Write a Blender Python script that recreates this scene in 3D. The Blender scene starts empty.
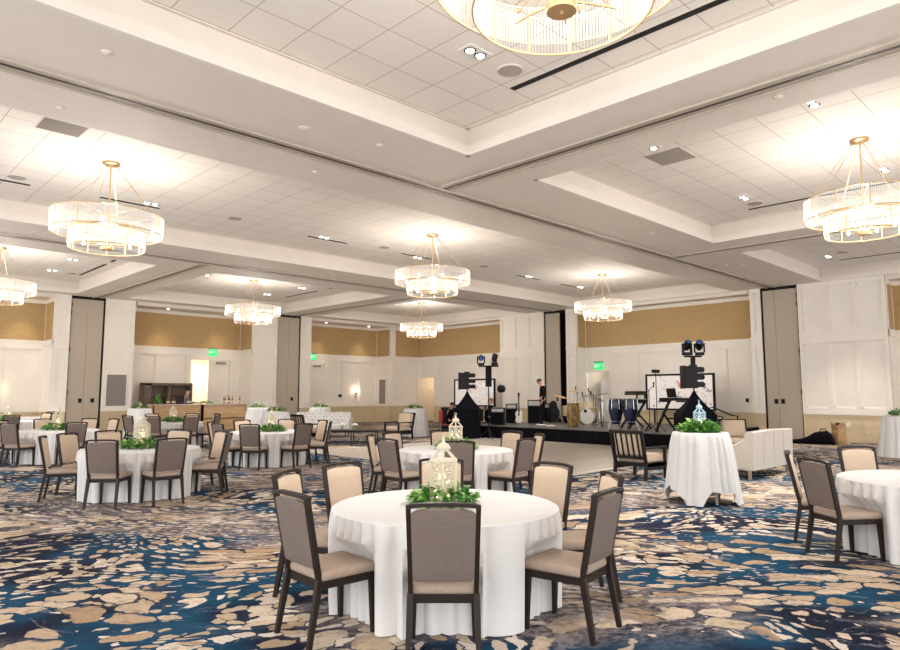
import bpy, bmesh, math, random
from mathutils import Vector, Matrix
S = bpy.context.scene
COL = S.collection
rnd = random.Random(7)
PI = math.pi
R = math.radians

# ------------------------------------------------------------------ camera, world, exposure
cam_d = bpy.data.cameras.new('camera'); cam = bpy.data.objects.new('camera', cam_d); COL.objects.link(cam)
cam_d.sensor_width = 36; cam_d.lens = 664.87 / 900 * 36; cam_d.clip_end = 200
cam.location = (0, 0, 1.57)
yaw, pitch = 0.7959, 0.1017
fwd = Vector((math.cos(yaw) * math.cos(pitch), math.sin(yaw) * math.cos(pitch), math.sin(pitch)))
cam.rotation_euler = fwd.to_track_quat('-Z', 'Y').to_euler()
S.camera = cam
w = bpy.data.worlds.new('world'); S.world = w; w.use_nodes = True
bg = w.node_tree.nodes['Background']; bg.inputs[0].default_value = (1.0, 0.98, 0.96, 1); bg.inputs[1].default_value = 2.0
S.view_settings.view_transform = 'Standard'; S.view_settings.look = 'None'
S.view_settings.exposure = 0.60; S.view_settings.gamma = 1
CHANDELIER_W, SPOT_W, WALLWASH_W = 138, 400, 55
WARM = (1.0, 0.91, 0.81)
try:
    S.cycles.max_bounces = 8; S.cycles.diffuse_bounces = 5; S.cycles.transparent_max_bounces = 16
    S.cycles.sample_clamp_indirect = 6
    S.cycles.use_denoising = True
    S.cycles.caustics_reflective = False; S.cycles.caustics_refractive = False
except Exception: pass

# ------------------------------------------------------------------ materials
MATS = {}
def mat(name, col, rough=.6, metal=0, vary=.06, scale=8, bump=0, emit=0, emit_col=None, alpha=1, trans=0, coords='Object', stretch=(1, 1, 1), bscale=None, sheen=0, spec=.5):
    if name in MATS: return MATS[name]
    m = bpy.data.materials.new(name); m.use_nodes = True; MATS[name] = m
    nt = m.node_tree; N = nt.nodes; L = nt.links; b = N['Principled BSDF']
    b.inputs['Roughness'].default_value = rough; b.inputs['Metallic'].default_value = metal; b.inputs['Specular IOR Level'].default_value = spec
    tc = N.new('ShaderNodeTexCoord'); mp = N.new('ShaderNodeMapping'); mp.inputs['Scale'].default_value = stretch
    L.new(tc.outputs[coords], mp.inputs[0])
    nz = N.new('ShaderNodeTexNoise'); nz.inputs['Scale'].default_value = scale; nz.inputs['Detail'].default_value = 3
    L.new(mp.outputs[0], nz.inputs['Vector'])
    cr = N.new('ShaderNodeValToRGB')
    lo = [max(0, c * (1 - vary)) for c in col]; hi = [min(1, c * (1 + vary)) for c in col]
    cr.color_ramp.elements[0].position = .3; cr.color_ramp.elements[1].position = .7
    cr.color_ramp.elements[0].color = (*lo, 1); cr.color_ramp.elements[1].color = (*hi, 1)
    L.new(nz.outputs['Fac'], cr.inputs[0]); L.new(cr.outputs[0], b.inputs['Base Color'])
    if bump:
        n2 = N.new('ShaderNodeTexNoise'); n2.inputs['Scale'].default_value = bscale or scale * 4; L.new(mp.outputs[0], n2.inputs['Vector'])
        bp = N.new('ShaderNodeBump'); bp.inputs['Strength'].default_value = bump; bp.inputs['Distance'].default_value = .01
        L.new(n2.outputs['Fac'], bp.inputs['Height']); L.new(bp.outputs[0], b.inputs['Normal'])
    if emit:
        b.inputs['Emission Color'].default_value = (*(emit_col or col), 1); b.inputs['Emission Strength'].default_value = emit
    if trans: b.inputs['Transmission Weight'].default_value = trans
    if sheen: b.inputs['Sheen Weight'].default_value = sheen
    return m

def math_node(nt, op, a, b=None, clamp=False):
    n = nt.nodes.new('ShaderNodeMath'); n.operation = op; n.use_clamp = clamp
    for i, v in enumerate((a, b)):
        if v is None: continue
        if isinstance(v, (int, float)): n.inputs[i].default_value = v
        else: nt.links.new(v, n.inputs[i])
    return n.outputs[0]
def mixc(nt, f, a, b):
    n = nt.nodes.new('ShaderNodeMix'); n.data_type = 'RGBA'
    for k, v in ((0, f), (6, a), (7, b)):
        if isinstance(v, (int, float)): n.inputs[k].default_value = v
        elif isinstance(v, tuple): n.inputs[k].default_value = (*v, 1)
        else: nt.links.new(v, n.inputs[k])
    return n.outputs[2]
def smooth(nt, x, a, b):
    n = nt.nodes.new('ShaderNodeMapRange'); n.interpolation_type = 'SMOOTHSTEP'
    nt.links.new(x, n.inputs[0]); n.inputs[1].default_value = a; n.inputs[2].default_value = b
    return n.outputs[0]
def noise(nt, vec, scale, detail=2, rough=.5, dist=0):
    n = nt.nodes.new('ShaderNodeTexNoise'); n.inputs['Scale'].default_value = scale; n.inputs['Detail'].default_value = detail
    n.inputs['Roughness'].default_value = rough; n.inputs['Distortion'].default_value = dist
    nt.links.new(vec, n.inputs['Vector']); return n
def mapping(nt, vec, scale=(1, 1, 1), rot=0, loc=(0, 0, 0)):
    n = nt.nodes.new('ShaderNodeMapping'); n.inputs['Scale'].default_value = scale; n.inputs['Rotation'].default_value = (0, 0, rot)
    n.inputs['Location'].default_value = loc; nt.links.new(vec, n.inputs[0]); return n.outputs[0]

def carpet_mat():
    m = bpy.data.materials.new('patterned_carpet'); m.use_nodes = True; nt = m.node_tree; b = nt.nodes['Principled BSDF']
    tc = nt.nodes.new('ShaderNodeTexCoord'); P = tc.outputs['Object']
    def warp(src, nz, amt):
        sub = nt.nodes.new('ShaderNodeVectorMath'); sub.operation = 'SUBTRACT'; nt.links.new(nz.outputs['Color'], sub.inputs[0]); sub.inputs[1].default_value = (.5, .5, .5)
        sc = nt.nodes.new('ShaderNodeVectorMath'); sc.operation = 'SCALE'; nt.links.new(sub.outputs[0], sc.inputs[0]); sc.inputs[3].default_value = amt
        ad = nt.nodes.new('ShaderNodeVectorMath'); ad.operation = 'ADD'; nt.links.new(src, ad.inputs[0]); nt.links.new(sc.outputs[0], ad.inputs[1]); return ad.outputs[0]
    W1 = warp(P, noise(nt, P, .33, 1), 2.4)
    W2 = warp(W1, noise(nt, P, 2.8, 4), .36)
    Q = mapping(nt, mapping(nt, W2, (1, 1, 1), R(50)), (1.0, 1.75, 1))
    def cells(scale, loc):
        q = mapping(nt, Q, (1, 1, 1), 0, loc); o = []
        for ft in ('F1', 'DISTANCE_TO_EDGE'):
            v = nt.nodes.new('ShaderNodeTexVoronoi'); v.feature = ft; v.voronoi_dimensions = '2D'; v.inputs['Scale'].default_value = scale; v.inputs['Randomness'].default_value = .9
            nt.links.new(q, v.inputs['Vector']); o.append(v)
        sp = nt.nodes.new('ShaderNodeSeparateColor'); nt.links.new(o[0].outputs['Color'], sp.inputs[0])
        return o[0].outputs['Distance'], o[1].outputs['Distance'], sp.outputs
    dens = noise(nt, mapping(nt, W1, (1, 1, 1), 0, (4, 9, 0)), .50, 2, .55).outputs['Fac']
    dens2 = noise(nt, mapping(nt, W1, (1, 1, 1), 0, (14, 2, 0)), .60, 2, .55).outputs['Fac']
    zone = noise(nt, mapping(nt, mapping(nt, P, (1, 1, 1), R(46)), (.8, 1.4, 1), 0, (11, 3, 0)), .32, 2, .6).outputs['Fac']
    def island(scale, loc, d, a0, a1, keep):
        f1, ed, rgb = cells(scale, loc)
        thr = math_node(nt, 'ADD', math_node(nt, 'MULTIPLY', smooth(nt, d, a0, a1), .44), .10)
        thr = math_node(nt, 'ADD', thr, math_node(nt, 'MULTIPLY', rgb[2], .20))
        inner = smooth(nt, math_node(nt, 'SUBTRACT', thr, f1), .0, .05)
        gap = smooth(nt, ed, .022, .05)
        k = math_node(nt, 'GREATER_THAN', rgb[0], keep)
        return math_node(nt, 'MULTIPLY', math_node(nt, 'MULTIPLY', inner, gap), k), rgb
    m1, c1 = island(3.1, (0, 0, 0), dens, .46, .68, .26)
    m2, c2 = island(6.6, (3, 5, 0), dens2, .42, .66, .45)
    fl = mapping(nt, mapping(nt, W2, (1, 1, 1), R(50)), (1.2, 8, 1))
    streak = noise(nt, fl, 1.7, 4, .72).outputs['Fac']
    fine = noise(nt, P, 60, 3, .7).outputs['Fac']; mot = noise(nt, P, 14, 4, .75).outputs['Fac']
    blue = mixc(nt, smooth(nt, noise(nt, P, .9, 3).outputs['Fac'], .40, .60), (.007, .011, .030), (.006, .060, .125))
    grey = mixc(nt, smooth(nt, math_node(nt, 'MULTIPLY', math_node(nt, 'ADD', streak, mot), .5), .40, .60), (.035, .032, .050), (.40, .34, .32))
    base = mixc(nt, smooth(nt, zone, .48, .59), blue, grey)
    sp = math_node(nt, 'MULTIPLY', smooth(nt, streak, .58, .66), .6)
    base = mixc(nt, sp, base, (.30, .29, .33))
    tan = mixc(nt, c1[1], (.40, .27, .155), (.72, .60, .47))
    tan = mixc(nt, math_node(nt, 'MULTIPLY', smooth(nt, math_node(nt, 'MULTIPLY', math_node(nt, 'ADD', streak, mot), .5), .48, .60), .55), tan, (.17, .13, .12))
    tan2 = mixc(nt, c2[1], (.46, .35, .23), (.76, .68, .60))
    c = mixc(nt, m2, base, tan2); c = mixc(nt, m1, c, tan)
    c = mixc(nt, math_node(nt, 'MULTIPLY', smooth(nt, fine, .40, .75), .25), c, (.03, .03, .045))
    nt.links.new(c, b.inputs['Base Color']); b.inputs['Roughness'].default_value = .95; b.inputs['Specular IOR Level'].default_value = .1
    bp = nt.nodes.new('ShaderNodeBump'); bp.inputs['Strength'].default_value = .35; bp.inputs['Distance'].default_value = .006; nt.links.new(fine, bp.inputs['Height']); nt.links.new(bp.outputs[0], b.inputs['Normal'])
    return m

def brick_mat(name, c1, c2, gap, bw, bh, mortar, offset=0, rot=0, loc=(0, 0, 0), rough=.6, bump=.2, coords='Object', sq=None):
    m = bpy.data.materials.new(name); m.use_nodes = True; nt = m.node_tree; b = nt.nodes['Principled BSDF']
    tc = nt.nodes.new('ShaderNodeTexCoord'); q = mapping(nt, tc.outputs[coords], (1, 1, 1), rot, loc)
    br = nt.nodes.new('ShaderNodeTexBrick'); br.offset = offset; br.offset_frequency = 2; br.squash = 1
    br.inputs['Scale'].default_value = 1; br.inputs['Brick Width'].default_value = bw; br.inputs['Row Height'].default_value = bh
    br.inputs['Mortar Size'].default_value = mortar; br.inputs['Mortar Smooth'].default_value = .1; br.inputs['Bias'].default_value = 0
    br.inputs['Color1'].default_value = (*c1, 1); br.inputs['Color2'].default_value = (*c2, 1); br.inputs['Mortar'].default_value = (*gap, 1)
    nt.links.new(q, br.inputs['Vector'])
    f = noise(nt, q, 3, 3).outputs['Fac']
    c = mixc(nt, math_node(nt, 'MULTIPLY', f, .12), br.outputs['Color'], gap)
    nt.links.new(c, b.inputs['Base Color']); b.inputs['Roughness'].default_value = rough
    if bump:
        bp = nt.nodes.new('ShaderNodeBump'); bp.invert = True; bp.inputs['Strength'].default_value = bump; bp.inputs['Distance'].default_value = .01
        nt.links.new(br.outputs['Fac'], bp.inputs['Height']); nt.links.new(bp.outputs[0], b.inputs['Normal'])
    MATS[name] = m
    return m
def wood_mat(name, c1, c2, rot=0, rough=.45, sc=1.0):
    m = bpy.data.materials.new(name); m.use_nodes = True; nt = m.node_tree; b = nt.nodes['Principled BSDF']
    tc = nt.nodes.new('ShaderNodeTexCoord'); q = mapping(nt, tc.outputs['Object'], (1.2 * sc, 1.2 * sc, 16 * sc))
    f = noise(nt, q, 1.5, 4, .6, .6).outputs['Fac']
    nt.links.new(mixc(nt, smooth(nt, f, .3, .7), c1, c2), b.inputs['Base Color']); b.inputs['Roughness'].default_value = rough
    MATS[name] = m
    return m
def rods_mat():
    m = bpy.data.materials.new('glass_rods'); m.use_nodes = True; nt = m.node_tree; N = nt.nodes; L = nt.links
    out = N['Material Output']; N.remove(N['Principled BSDF'])
    tr = N.new('ShaderNodeBsdfTransparent'); tl = N.new('ShaderNodeBsdfTranslucent'); gl = N.new('ShaderNodeBsdfGlossy'); gl.inputs['Roughness'].default_value = .2
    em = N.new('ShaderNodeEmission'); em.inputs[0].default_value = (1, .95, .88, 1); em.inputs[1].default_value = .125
    tl.inputs[0].default_value = (.95, .94, .92, 1)
    tc = N.new('ShaderNodeTexCoord'); nz = N.new('ShaderNodeTexNoise'); nz.inputs['Scale'].default_value = 6; L.new(tc.outputs['Object'], nz.inputs['Vector'])
    c = N.new('ShaderNodeMixShader'); c.inputs[0].default_value = .5; L.new(tl.outputs[0], c.inputs[1]); L.new(gl.outputs[0], c.inputs[2])
    d = N.new('ShaderNodeMixShader'); mr = N.new('ShaderNodeMapRange'); mr.inputs[3].default_value = .965; mr.inputs[4].default_value = .99
    L.new(nz.outputs['Fac'], mr.inputs[0]); L.new(mr.outputs[0], d.inputs[0]); L.new(c.outputs[0], d.inputs[1]); L.new(tr.outputs[0], d.inputs[2])
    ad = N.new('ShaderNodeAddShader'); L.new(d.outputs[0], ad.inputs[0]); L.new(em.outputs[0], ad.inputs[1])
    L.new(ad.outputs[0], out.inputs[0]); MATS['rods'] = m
    return m

M_carpet = carpet_mat()
M_dance = brick_mat('pale_wood_planks', (.40, .355, .31), (.47, .42, .37), (.26, .225, .20), 1.2, .12, .004, .5, 0, rough=.35, bump=.05)
M_trimw = mat('pale_floor_edge', (.62, .57, .5), .4)
M_wall = mat('white_wall_paint', (.84, .79, .725), .55, vary=.02, scale=2)
M_soffit = mat('ceiling_paint', (.76, .70, .64), .7, vary=.02, scale=3, bump=.1, bscale=60)
M_fascia = mat('tray_fascia_paint', (.74, .69, .63), .7, vary=.02, scale=3)
M_lip = mat('tray_lip_lit_tone', (.78, .735, .68), .6, vary=.02, scale=3)  # paler than the soffit, standing in for light caught from below
M_tile = brick_mat('ceiling_tile_grid', (.87, .83, .785), (.84, .80, .75), (.54, .49, .44), .65, .65, .008, 0, 0, (.0, .2, 0), .8, .3)
M_paper = mat('gold_tan_wallpaper', (.48, .325, .15), .8, vary=.14, scale=30, bump=.15, bscale=90)
M_wains = mat('tan_wainscot', (.64, .52, .335), .6, vary=.04)
M_part = mat('partition_fabric', (.47, .405, .33), .85, vary=.05, scale=60)
M_track = mat('dark_track', (.05, .04, .035), .5)
M_trackm = mat('track_edge', (.50, .44, .38), .5)
M_brass = mat('brushed_brass', (.72, .52, .29), .35, .9)
M_rod = rods_mat()
M_bulb = mat('lit_bulb', (1, .9, .75), emit=22, emit_col=(1, .88, .72))
M_lens = mat('lit_downlight', (1, .97, .95), emit=14, emit_col=(1, .97, .93))
M_white = mat('white_plastic', (.8, .78, .75), .4)
M_black = mat('matte_black', (.006, .006, .008), .55, spec=.2)
M_gear = mat('black_gear', (.006, .006, .009), .5, vary=.2, spec=.25)
M_cloth_b = mat('black_cloth', (.005, .005, .008), .9, vary=.25, scale=5, spec=.1)
M_grey = mat('grey_mesh', (.24, .21, .20), .8, vary=.1, scale=80)
M_frame = mat('bronze_chair_frame', (.019, .012, .010), .42, 0, vary=.15, spec=.28)
M_cream = mat('cream_fabric', (.60, .475, .36), .85, vary=.05, scale=40, bump=.15, bscale=200)
M_seat = mat('beige_seat_fabric', (.38, .295, .235), .85, vary=.05, scale=40, bump=.15, bscale=200)
M_taupe = mat('taupe_fabric', (.165, .13, .115), .85, vary=.12, scale=30, bump=.15, bscale=150, stretch=(1, 1, 6))
M_linen = mat('white_linen', (.71, .71, .715), .8, vary=.02, scale=5, bump=.1, bscale=30)
M_leaf = mat('green_leaf', (.055, .23, .035), .5, vary=.7, scale=18)
M_leaf2 = mat('light_green_leaf', (.22, .42, .08), .5, vary=.5, scale=18)
M_blossom = mat('pale_blossom', (.82, .72, .60), .6, vary=.1)
M_lant = mat('ivory_lantern_metal', (.64, .59, .47), .4)
M_lantb = mat('pale_blue_lantern', (.42, .58, .68), .4)
M_fairy = mat('fairy_light', (1, .85, .55), emit=7, emit_col=(1, .80, .45))
M_oak = wood_mat('bar_oak', (.40, .25, .13), (.56, .37, .21))
M_walnut = wood_mat('dark_cabinet_wood', (.045, .03, .022), (.08, .055, .04))
M_stone = mat('counter_stone', (.55, .50, .46), .3, vary=.15, scale=20)
M_settee = mat('cream_upholstery', (.50, .46, .415), .9, vary=.04, scale=30)
M_tuft = mat('white_leather', (.72, .71, .70), .45, vary=.03)
M_green = mat('exit_green', (.0, .5, .12), emit=.75, emit_col=(.0, .8, .16))
M_letter = mat('exit_letter', (.7, 1, .8), emit=.9, emit_col=(.6, 1, .6))
M_skin = mat('skin', (.55, .30, .20), .55)
M_hair = mat('dark_hair', (.015, .012, .01), .7)
M_hair2 = mat('ginger_hair', (.35, .13, .05), .7)
M_bcl = mat('black_clothing', (.005, .005, .007), .9, vary=.3, spec=.1)
M_gcl = mat('grey_blue_shirt', (.22, .24, .28), .85, vary=.5, scale=25)
M_red = mat('red_vinyl', (.45, .02, .02), .5)
M_paperbag = mat('brown_paper', (.42, .26, .13), .8, vary=.15, bump=.4, bscale=30)
M_drumw = mat('drum_head', (.78, .76, .70), .5)
M_drumsh = mat('pale_drum_shell', (.60, .50, .32), .3)
M_conga = mat('navy_conga_shell', (.006, .010, .040), .2)
M_chrome = mat('chrome', (.6, .6, .6), .2, .95)
M_cymb = mat('cymbal_bronze', (.55, .36, .14), .35, .9)
M_grain = mat('mottled_brown_barrel', (.28, .165, .05), .5, vary=.8, scale=14, stretch=(1, 1, .3))
M_glass_b = mat('bottle_glass', (.25, .12, .05), .15, vary=.5)
M_label = mat('bottle_label', (.75, .68, .55), .6)
M_stage = mat('stage_deck', (.075, .07, .07), .45, vary=.2, scale=3)
M_metal = mat('grey_metal_leg', (.30, .28, .27), .35, .7)
M_cor = mat('corridor_paint', (.84, .74, .60), .7)

# ------------------------------------------------------------------ mesh helpers
class MB:
    def __init__(s, T=None): s.bm = bmesh.new(); s.T = T
    def _v(s, p): return s.bm.verts.new(s.T(p) if s.T else p)
    def box(s, x0, x1, y0, y1, z0, z1, M=None, bev=0, seg=2):
        if bev:
            b = bmesh.new(); vs = [b.verts.new((x, y, z)) for x in (x0, x1) for y in (y0, y1) for z in (z0, z1)]
            for f in ((0, 1, 3, 2), (4, 6, 7, 5), (0, 4, 5, 1), (2, 3, 7, 6), (0, 2, 6, 4), (1, 5, 7, 3)): b.faces.new([vs[i] for i in f])
            bmesh.ops.bevel(b, geom=b.edges[:], offset=bev, segments=seg, profile=.5, affect='EDGES')
            mp = {v: s._v((M @ v.co) if M else v.co.copy()) for v in b.verts}
            for f in b.faces: s.bm.faces.new([mp[v] for v in f.verts])
            b.free(); return s
        vs = []
        for x in (x0, x1):
            for y in (y0, y1):
                for z in (z0, z1):
                    p = Vector((x, y, z)); vs.append(s._v((M @ p) if M else p))
        for f in ((0, 1, 3, 2), (4, 6, 7, 5), (0, 4, 5, 1), (2, 3, 7, 6), (0, 2, 6, 4), (1, 5, 7, 3)): s.bm.faces.new([vs[i] for i in f])
        return s
    def loft(s, rings, cap=True, closed=True):
        rr = [[s._v(Vector(p)) for p in r] for r in rings]
        n = len(rr[0])
        for a, b in zip(rr, rr[1:]):
            for i in range(n if closed else n - 1):
                j = (i + 1) % n; s.bm.faces.new((a[i], a[j], b[j], b[i]))
        if cap and closed:
            s.bm.faces.new(rr[0]); s.bm.faces.new(rr[-1][::-1])
        return s
    def lathe(s, prof, c=(0, 0, 0), n=20, axis='z', cap=True):
        def pt(r, h, a):
            x, y = r * math.cos(a), r * math.sin(a)
            v = {'z': (x, y, h), 'x': (h, x, y), 'y': (x, h, y)}[axis]
            return (c[0] + v[0], c[1] + v[1], c[2] + v[2])
        return s.loft([[pt(max(r, 1e-4), h, 2 * PI * i / n) for i in range(n)] for r, h in prof], cap)
    def bar(s, p0, p1, w, h=None, up=(0, 0, 1), w1=None, h1=None):
        h = h or w; w1 = w1 or w; h1 = h1 or h
        p0, p1 = Vector(p0), Vector(p1); d = (p1 - p0).normalized(); u = Vector(up)
        if abs(d.dot(u)) > .97: u = Vector((0, 1, 0))
        a = d.cross(u).normalized(); b = a.cross(d)
        f = lambda p, w, h: [p + a * w / 2 * i + b * h / 2 * j for i, j in ((-1, -1), (1, -1), (1, 1), (-1, 1))]
        return s.loft([f(p0, w, h), f(p1, w1, h1)])
    def tube(s, pts, r, n=8, closed=False):
        pts = [Vector(p) for p in pts]; rings = []; m = len(pts); prev = None
        for i, p in enumerate(pts):
            a = pts[i - 1] if (i or closed) else pts[0]; b = pts[(i + 1) % m] if (i < m - 1 or closed) else pts[-1]
            d = (b - a).normalized(); u = Vector((0, 0, 1)) if abs(d.z) < .95 else Vector((1, 0, 0))
            if prev is not None and abs(prev.dot(d)) < .95: u = prev
            x = d.cross(u).normalized(); y = x.cross(d); prev = y
            rr = r[i] if isinstance(r, (list, tuple)) else r
            rings.append([p + (x * math.cos(t) + y * math.sin(t)) * rr for t in (2 * PI * k / n for k in range(n))])
        if closed: rings.append(rings[0]); return s.loft(rings, cap=False)
        return s.loft(rings)
    def ring(s, c, rad, r, n=48, k=6, z=0):
        return s.tube([(c[0] + rad * math.cos(2 * PI * i / n), c[1] + rad * math.sin(2 * PI * i / n), c[2]) for i in range(n)], r, k, True)
    def ball(s, c, r, n=10, sz=1):
        pr = [(r * math.sin(PI * i / (n // 2 + 1)), -r * sz * math.cos(PI * i / (n // 2 + 1))) for i in range(n // 2 + 2)]
        return s.lathe(pr, c, n)
    def poly(s, pts, z0, z1):
        return s.loft([[(x, y, z0) for x, y in pts], [(x, y, z1) for x, y in pts]])
    def quad(s, a, b, c, d): s.bm.faces.new([s._v(Vector(p)) for p in (a, b, c, d)]); return s
    def build(s, name, m, parent=None, sm=False, kind=None, label=None, rec=True, weld=False):
        if weld: bmesh.ops.remove_doubles(s.bm, verts=s.bm.verts[:], dist=1e-5)
        if rec: bmesh.ops.recalc_face_normals(s.bm, faces=s.bm.faces[:])
        me = bpy.data.meshes.new(name); s.bm.to_mesh(me); s.bm.free()
        if sm:
            for p in me.polygons: p.use_smooth = True
            try: me.set_sharp_from_angle(angle=R(40))
            except Exception: pass
        me.materials.append(m)
        o = bpy.data.objects.new(name, me); COL.objects.link(o)
        if parent: o.parent = parent
        if kind: o['kind'] = kind
        if label: o['label'] = label
        return o
def thing(name, label, cat, loc=(0, 0, 0), rz=0, group=None):
    o = bpy.data.objects.new(name, None); COL.objects.link(o); o.location = loc; o.rotation_euler = (0, 0, rz)
    o.empty_display_size = .1; o['label'] = label; o['category'] = cat
    if group: o['group'] = group
    return o
def tag(o, label, cat, group=None, loc=None, rz=None):
    o['label'] = label; o['category'] = cat
    if group: o['group'] = group
    if loc is not None: o.location = loc
    if rz is not None: o.rotation_euler = (0, 0, rz)
    return o
def dup(root, loc=None, rz=None, label=None, group=None):
    r = root.copy(); COL.objects.link(r)
    if loc is not None: r.location = loc
    if rz is not None: r.rotation_euler = (0, 0, rz)
    if label: r['label'] = label
    if group: r['group'] = group
    for ch in list(root.children):
        c = ch.copy(); COL.objects.link(c); c.parent = r
        for g in list(ch.children):
            d = g.copy(); COL.objects.link(d); d.parent = c
    return r
def point(name, parent, loc, watt, col=WARM, rad=.1, spot=None, rot=(0, 0, 0), blend=.6):
    l = bpy.data.lights.new(name, 'SPOT' if spot else 'POINT'); l.energy = watt; l.color = col; l.shadow_soft_size = rad
    if spot: l.spot_size = R(spot); l.spot_blend = blend
    o = bpy.data.objects.new(name, l); COL.objects.link(o); o.location = loc; o.rotation_euler = rot
    if parent: o.parent = parent
    return o

# ------------------------------------------------------------------ floor and ceiling
H1, H2 = 5.25, 5.70        # beam soffit, tray ceiling
XR, XB, YL, YB = 24.2, 24.9, 27.9, 29.1
X0, Y0 = -4.0, -6.0
MB().box(X0, XB + .3, Y0, YB + .3, -.2, 0).build('floor', M_carpet, kind='structure')
TX = [(-.4, 7.27), (8.9, 15.97), (17.5, 24.12)]
TY = [(-1.4, 7.02), (9.87, 16.6), (19.42, 27.2)]
TRX, TRY = (8.13, 16.85), (8.60, 18.14)
def grid_soffit():
    xs = [X0] + [v for a in TX for v in a] + [XR]; ys = [Y0] + [v for a in TY for v in a] + [YL]
    m = MB()
    xs2 = sorted(set(xs)); ys2 = sorted(set(ys))
    # full-length bands between openings along Y, then short bands along X
    m.box(X0, XR, Y0, TY[0][0], H1, H1 + .9); m.box(X0, XR, TY[0][1], TY[1][0], H1, H1 + .9); m.box(X0, XR, TY[1][1], TY[2][0], H1, H1 + .9); m.box(X0, XR, TY[2][1], YL, H1, H1 + .9)
    for a, b in (TY[0], TY[2]):
        m.box(X0, TX[0][0], a, b, H1, H1 + .9); m.box(TX[0][1], TX[1][0], a, b, H1, H1 + .9); m.box(TX[1][1], TX[2][0], a, b, H1, H1 + .9); m.box(TX[2][1], XR, a, b, H1, H1 + .9)
    a, b = TY[1]; m.box(X0, TX[0][0], a, b, H1, H1 + .9); m.box(TX[2][1], XR, a, b, H1, H1 + .9)   # the middle tray runs the whole length
    return m
sof = grid_soffit().build('ceiling', M_soffit, kind='structure')
for iy, (c, d) in enumerate(TY):
    for ix, (a, b) in enumerate(TX if iy != 1 else [(TX[0][0], TX[2][1])]):
        e = .07
        t = MB().box(a - .0, b + .0, c - .0, d + .0, H2, H2 + .08).build('ceiling', M_tile, kind='structure')
        m = MB()   # lower lip of the tray, its lit look put in as paler colour
        for (x0, x1, y0, y1) in ((a, b, c, c + .06), (a, b, d - .06, d), (a, a + .06, c, d), (b - .06, b, c, d)): m.box(x0, x1, y0, y1, H1 - .002, H1 + .155)
        m.build('tray_lip', M_lip, t)
        m = MB()   # thin ledge where the tiles meet the upright
        for (x0, x1, y0, y1) in ((a, b, c, c + .05), (a, b, d - .05, d), (a, a + .05, c, d), (b - .05, b, c, d)): m.box(x0, x1, y0, y1, H2 - .012, H2)
        m.build('wall_angle', M_fascia, t)
MB().box(X0, XB + .3, Y0, YB + .3, H1 + .9, H1 + 1.0).build('ceiling', M_soffit, kind='structure')
# partition tracks let into the beams
tn = 0
def track(x0, x1, y0, y1, alongx, lit=None):
    global tn; tn += 1
    m = MB(); g = MB()
    if alongx:
        y = (y0 + y1) / 2
        m.box(x0, x1, y - .16, y + .16, H1 - .010, H1); g.box(x0, x1, y - .022, y + .022, H1 - .016, H1 - .006)
        for s in (-1, 1): m.box(x0, x1, y + s * .15 - .012, y + s * .15 + .012, H1 - .03, H1)
    else:
        x = (x0 + x1) / 2
        m.box(x - .16, x + .16, y0, y1, H1 - .010, H1); g.box(x - .022, x + .022, y0, y1, H1 - .016, H1 - .006)
        for s in (-1, 1): m.box(x + s * .15 - .012, x + s * .15 + .012, y0, y1, H1 - .03, H1)
    t = m.build('trim_%d' % tn, M_trackm, kind='structure'); g.build('slot', M_track, t)
for y in TRY: track(X0, XR, y, y, True)
for x in TRX:
    track(x, x, Y0, TRY[0] - .17, False); track(x, x, TRY[1] + .17, YL, False)

# ------------------------------------------------------------------ walls
SL_ = lambda v: v * 1.005 - .165
SR_ = lambda v: v * 1.0065 - .15
TL = lambda base: (lambda p: Vector((SL_(p[0]), base - p[1], p[2])))      # s = X, d out of the wall, z
TR = lambda base: (lambda p: Vector((base - p[1], SR_(p[0]), p[2])))      # s = Y
def panels(m, s0, s1, z0, z1, n, rail=.11, d=.055, bead=.035):
    """raised stiles and rails round n recessed panels"""
    w = (s1 - s0 - rail) / n
    m.box(s0, s1, 0, d, z1 - rail, z1); m.box(s0, s1, 0, d, z0, z0 + rail)
    for i in range(n + 1): m.box(s0 + i * w, s0 + i * w + rail, 0, d, z0 + rail, z1 - rail)
    for i in range(n):
        a, b = s0 + i * w + rail, s0 + (i + 1) * w; c, e = z0 + rail, z1 - rail
        for q in ((a, b, c, c + bead), (a, b, e - bead, e), (a, a + bead, c, e), (b - bead, b, c, e)): m.box(q[0], q[1], 0, d * .55, q[2], q[3])
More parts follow.
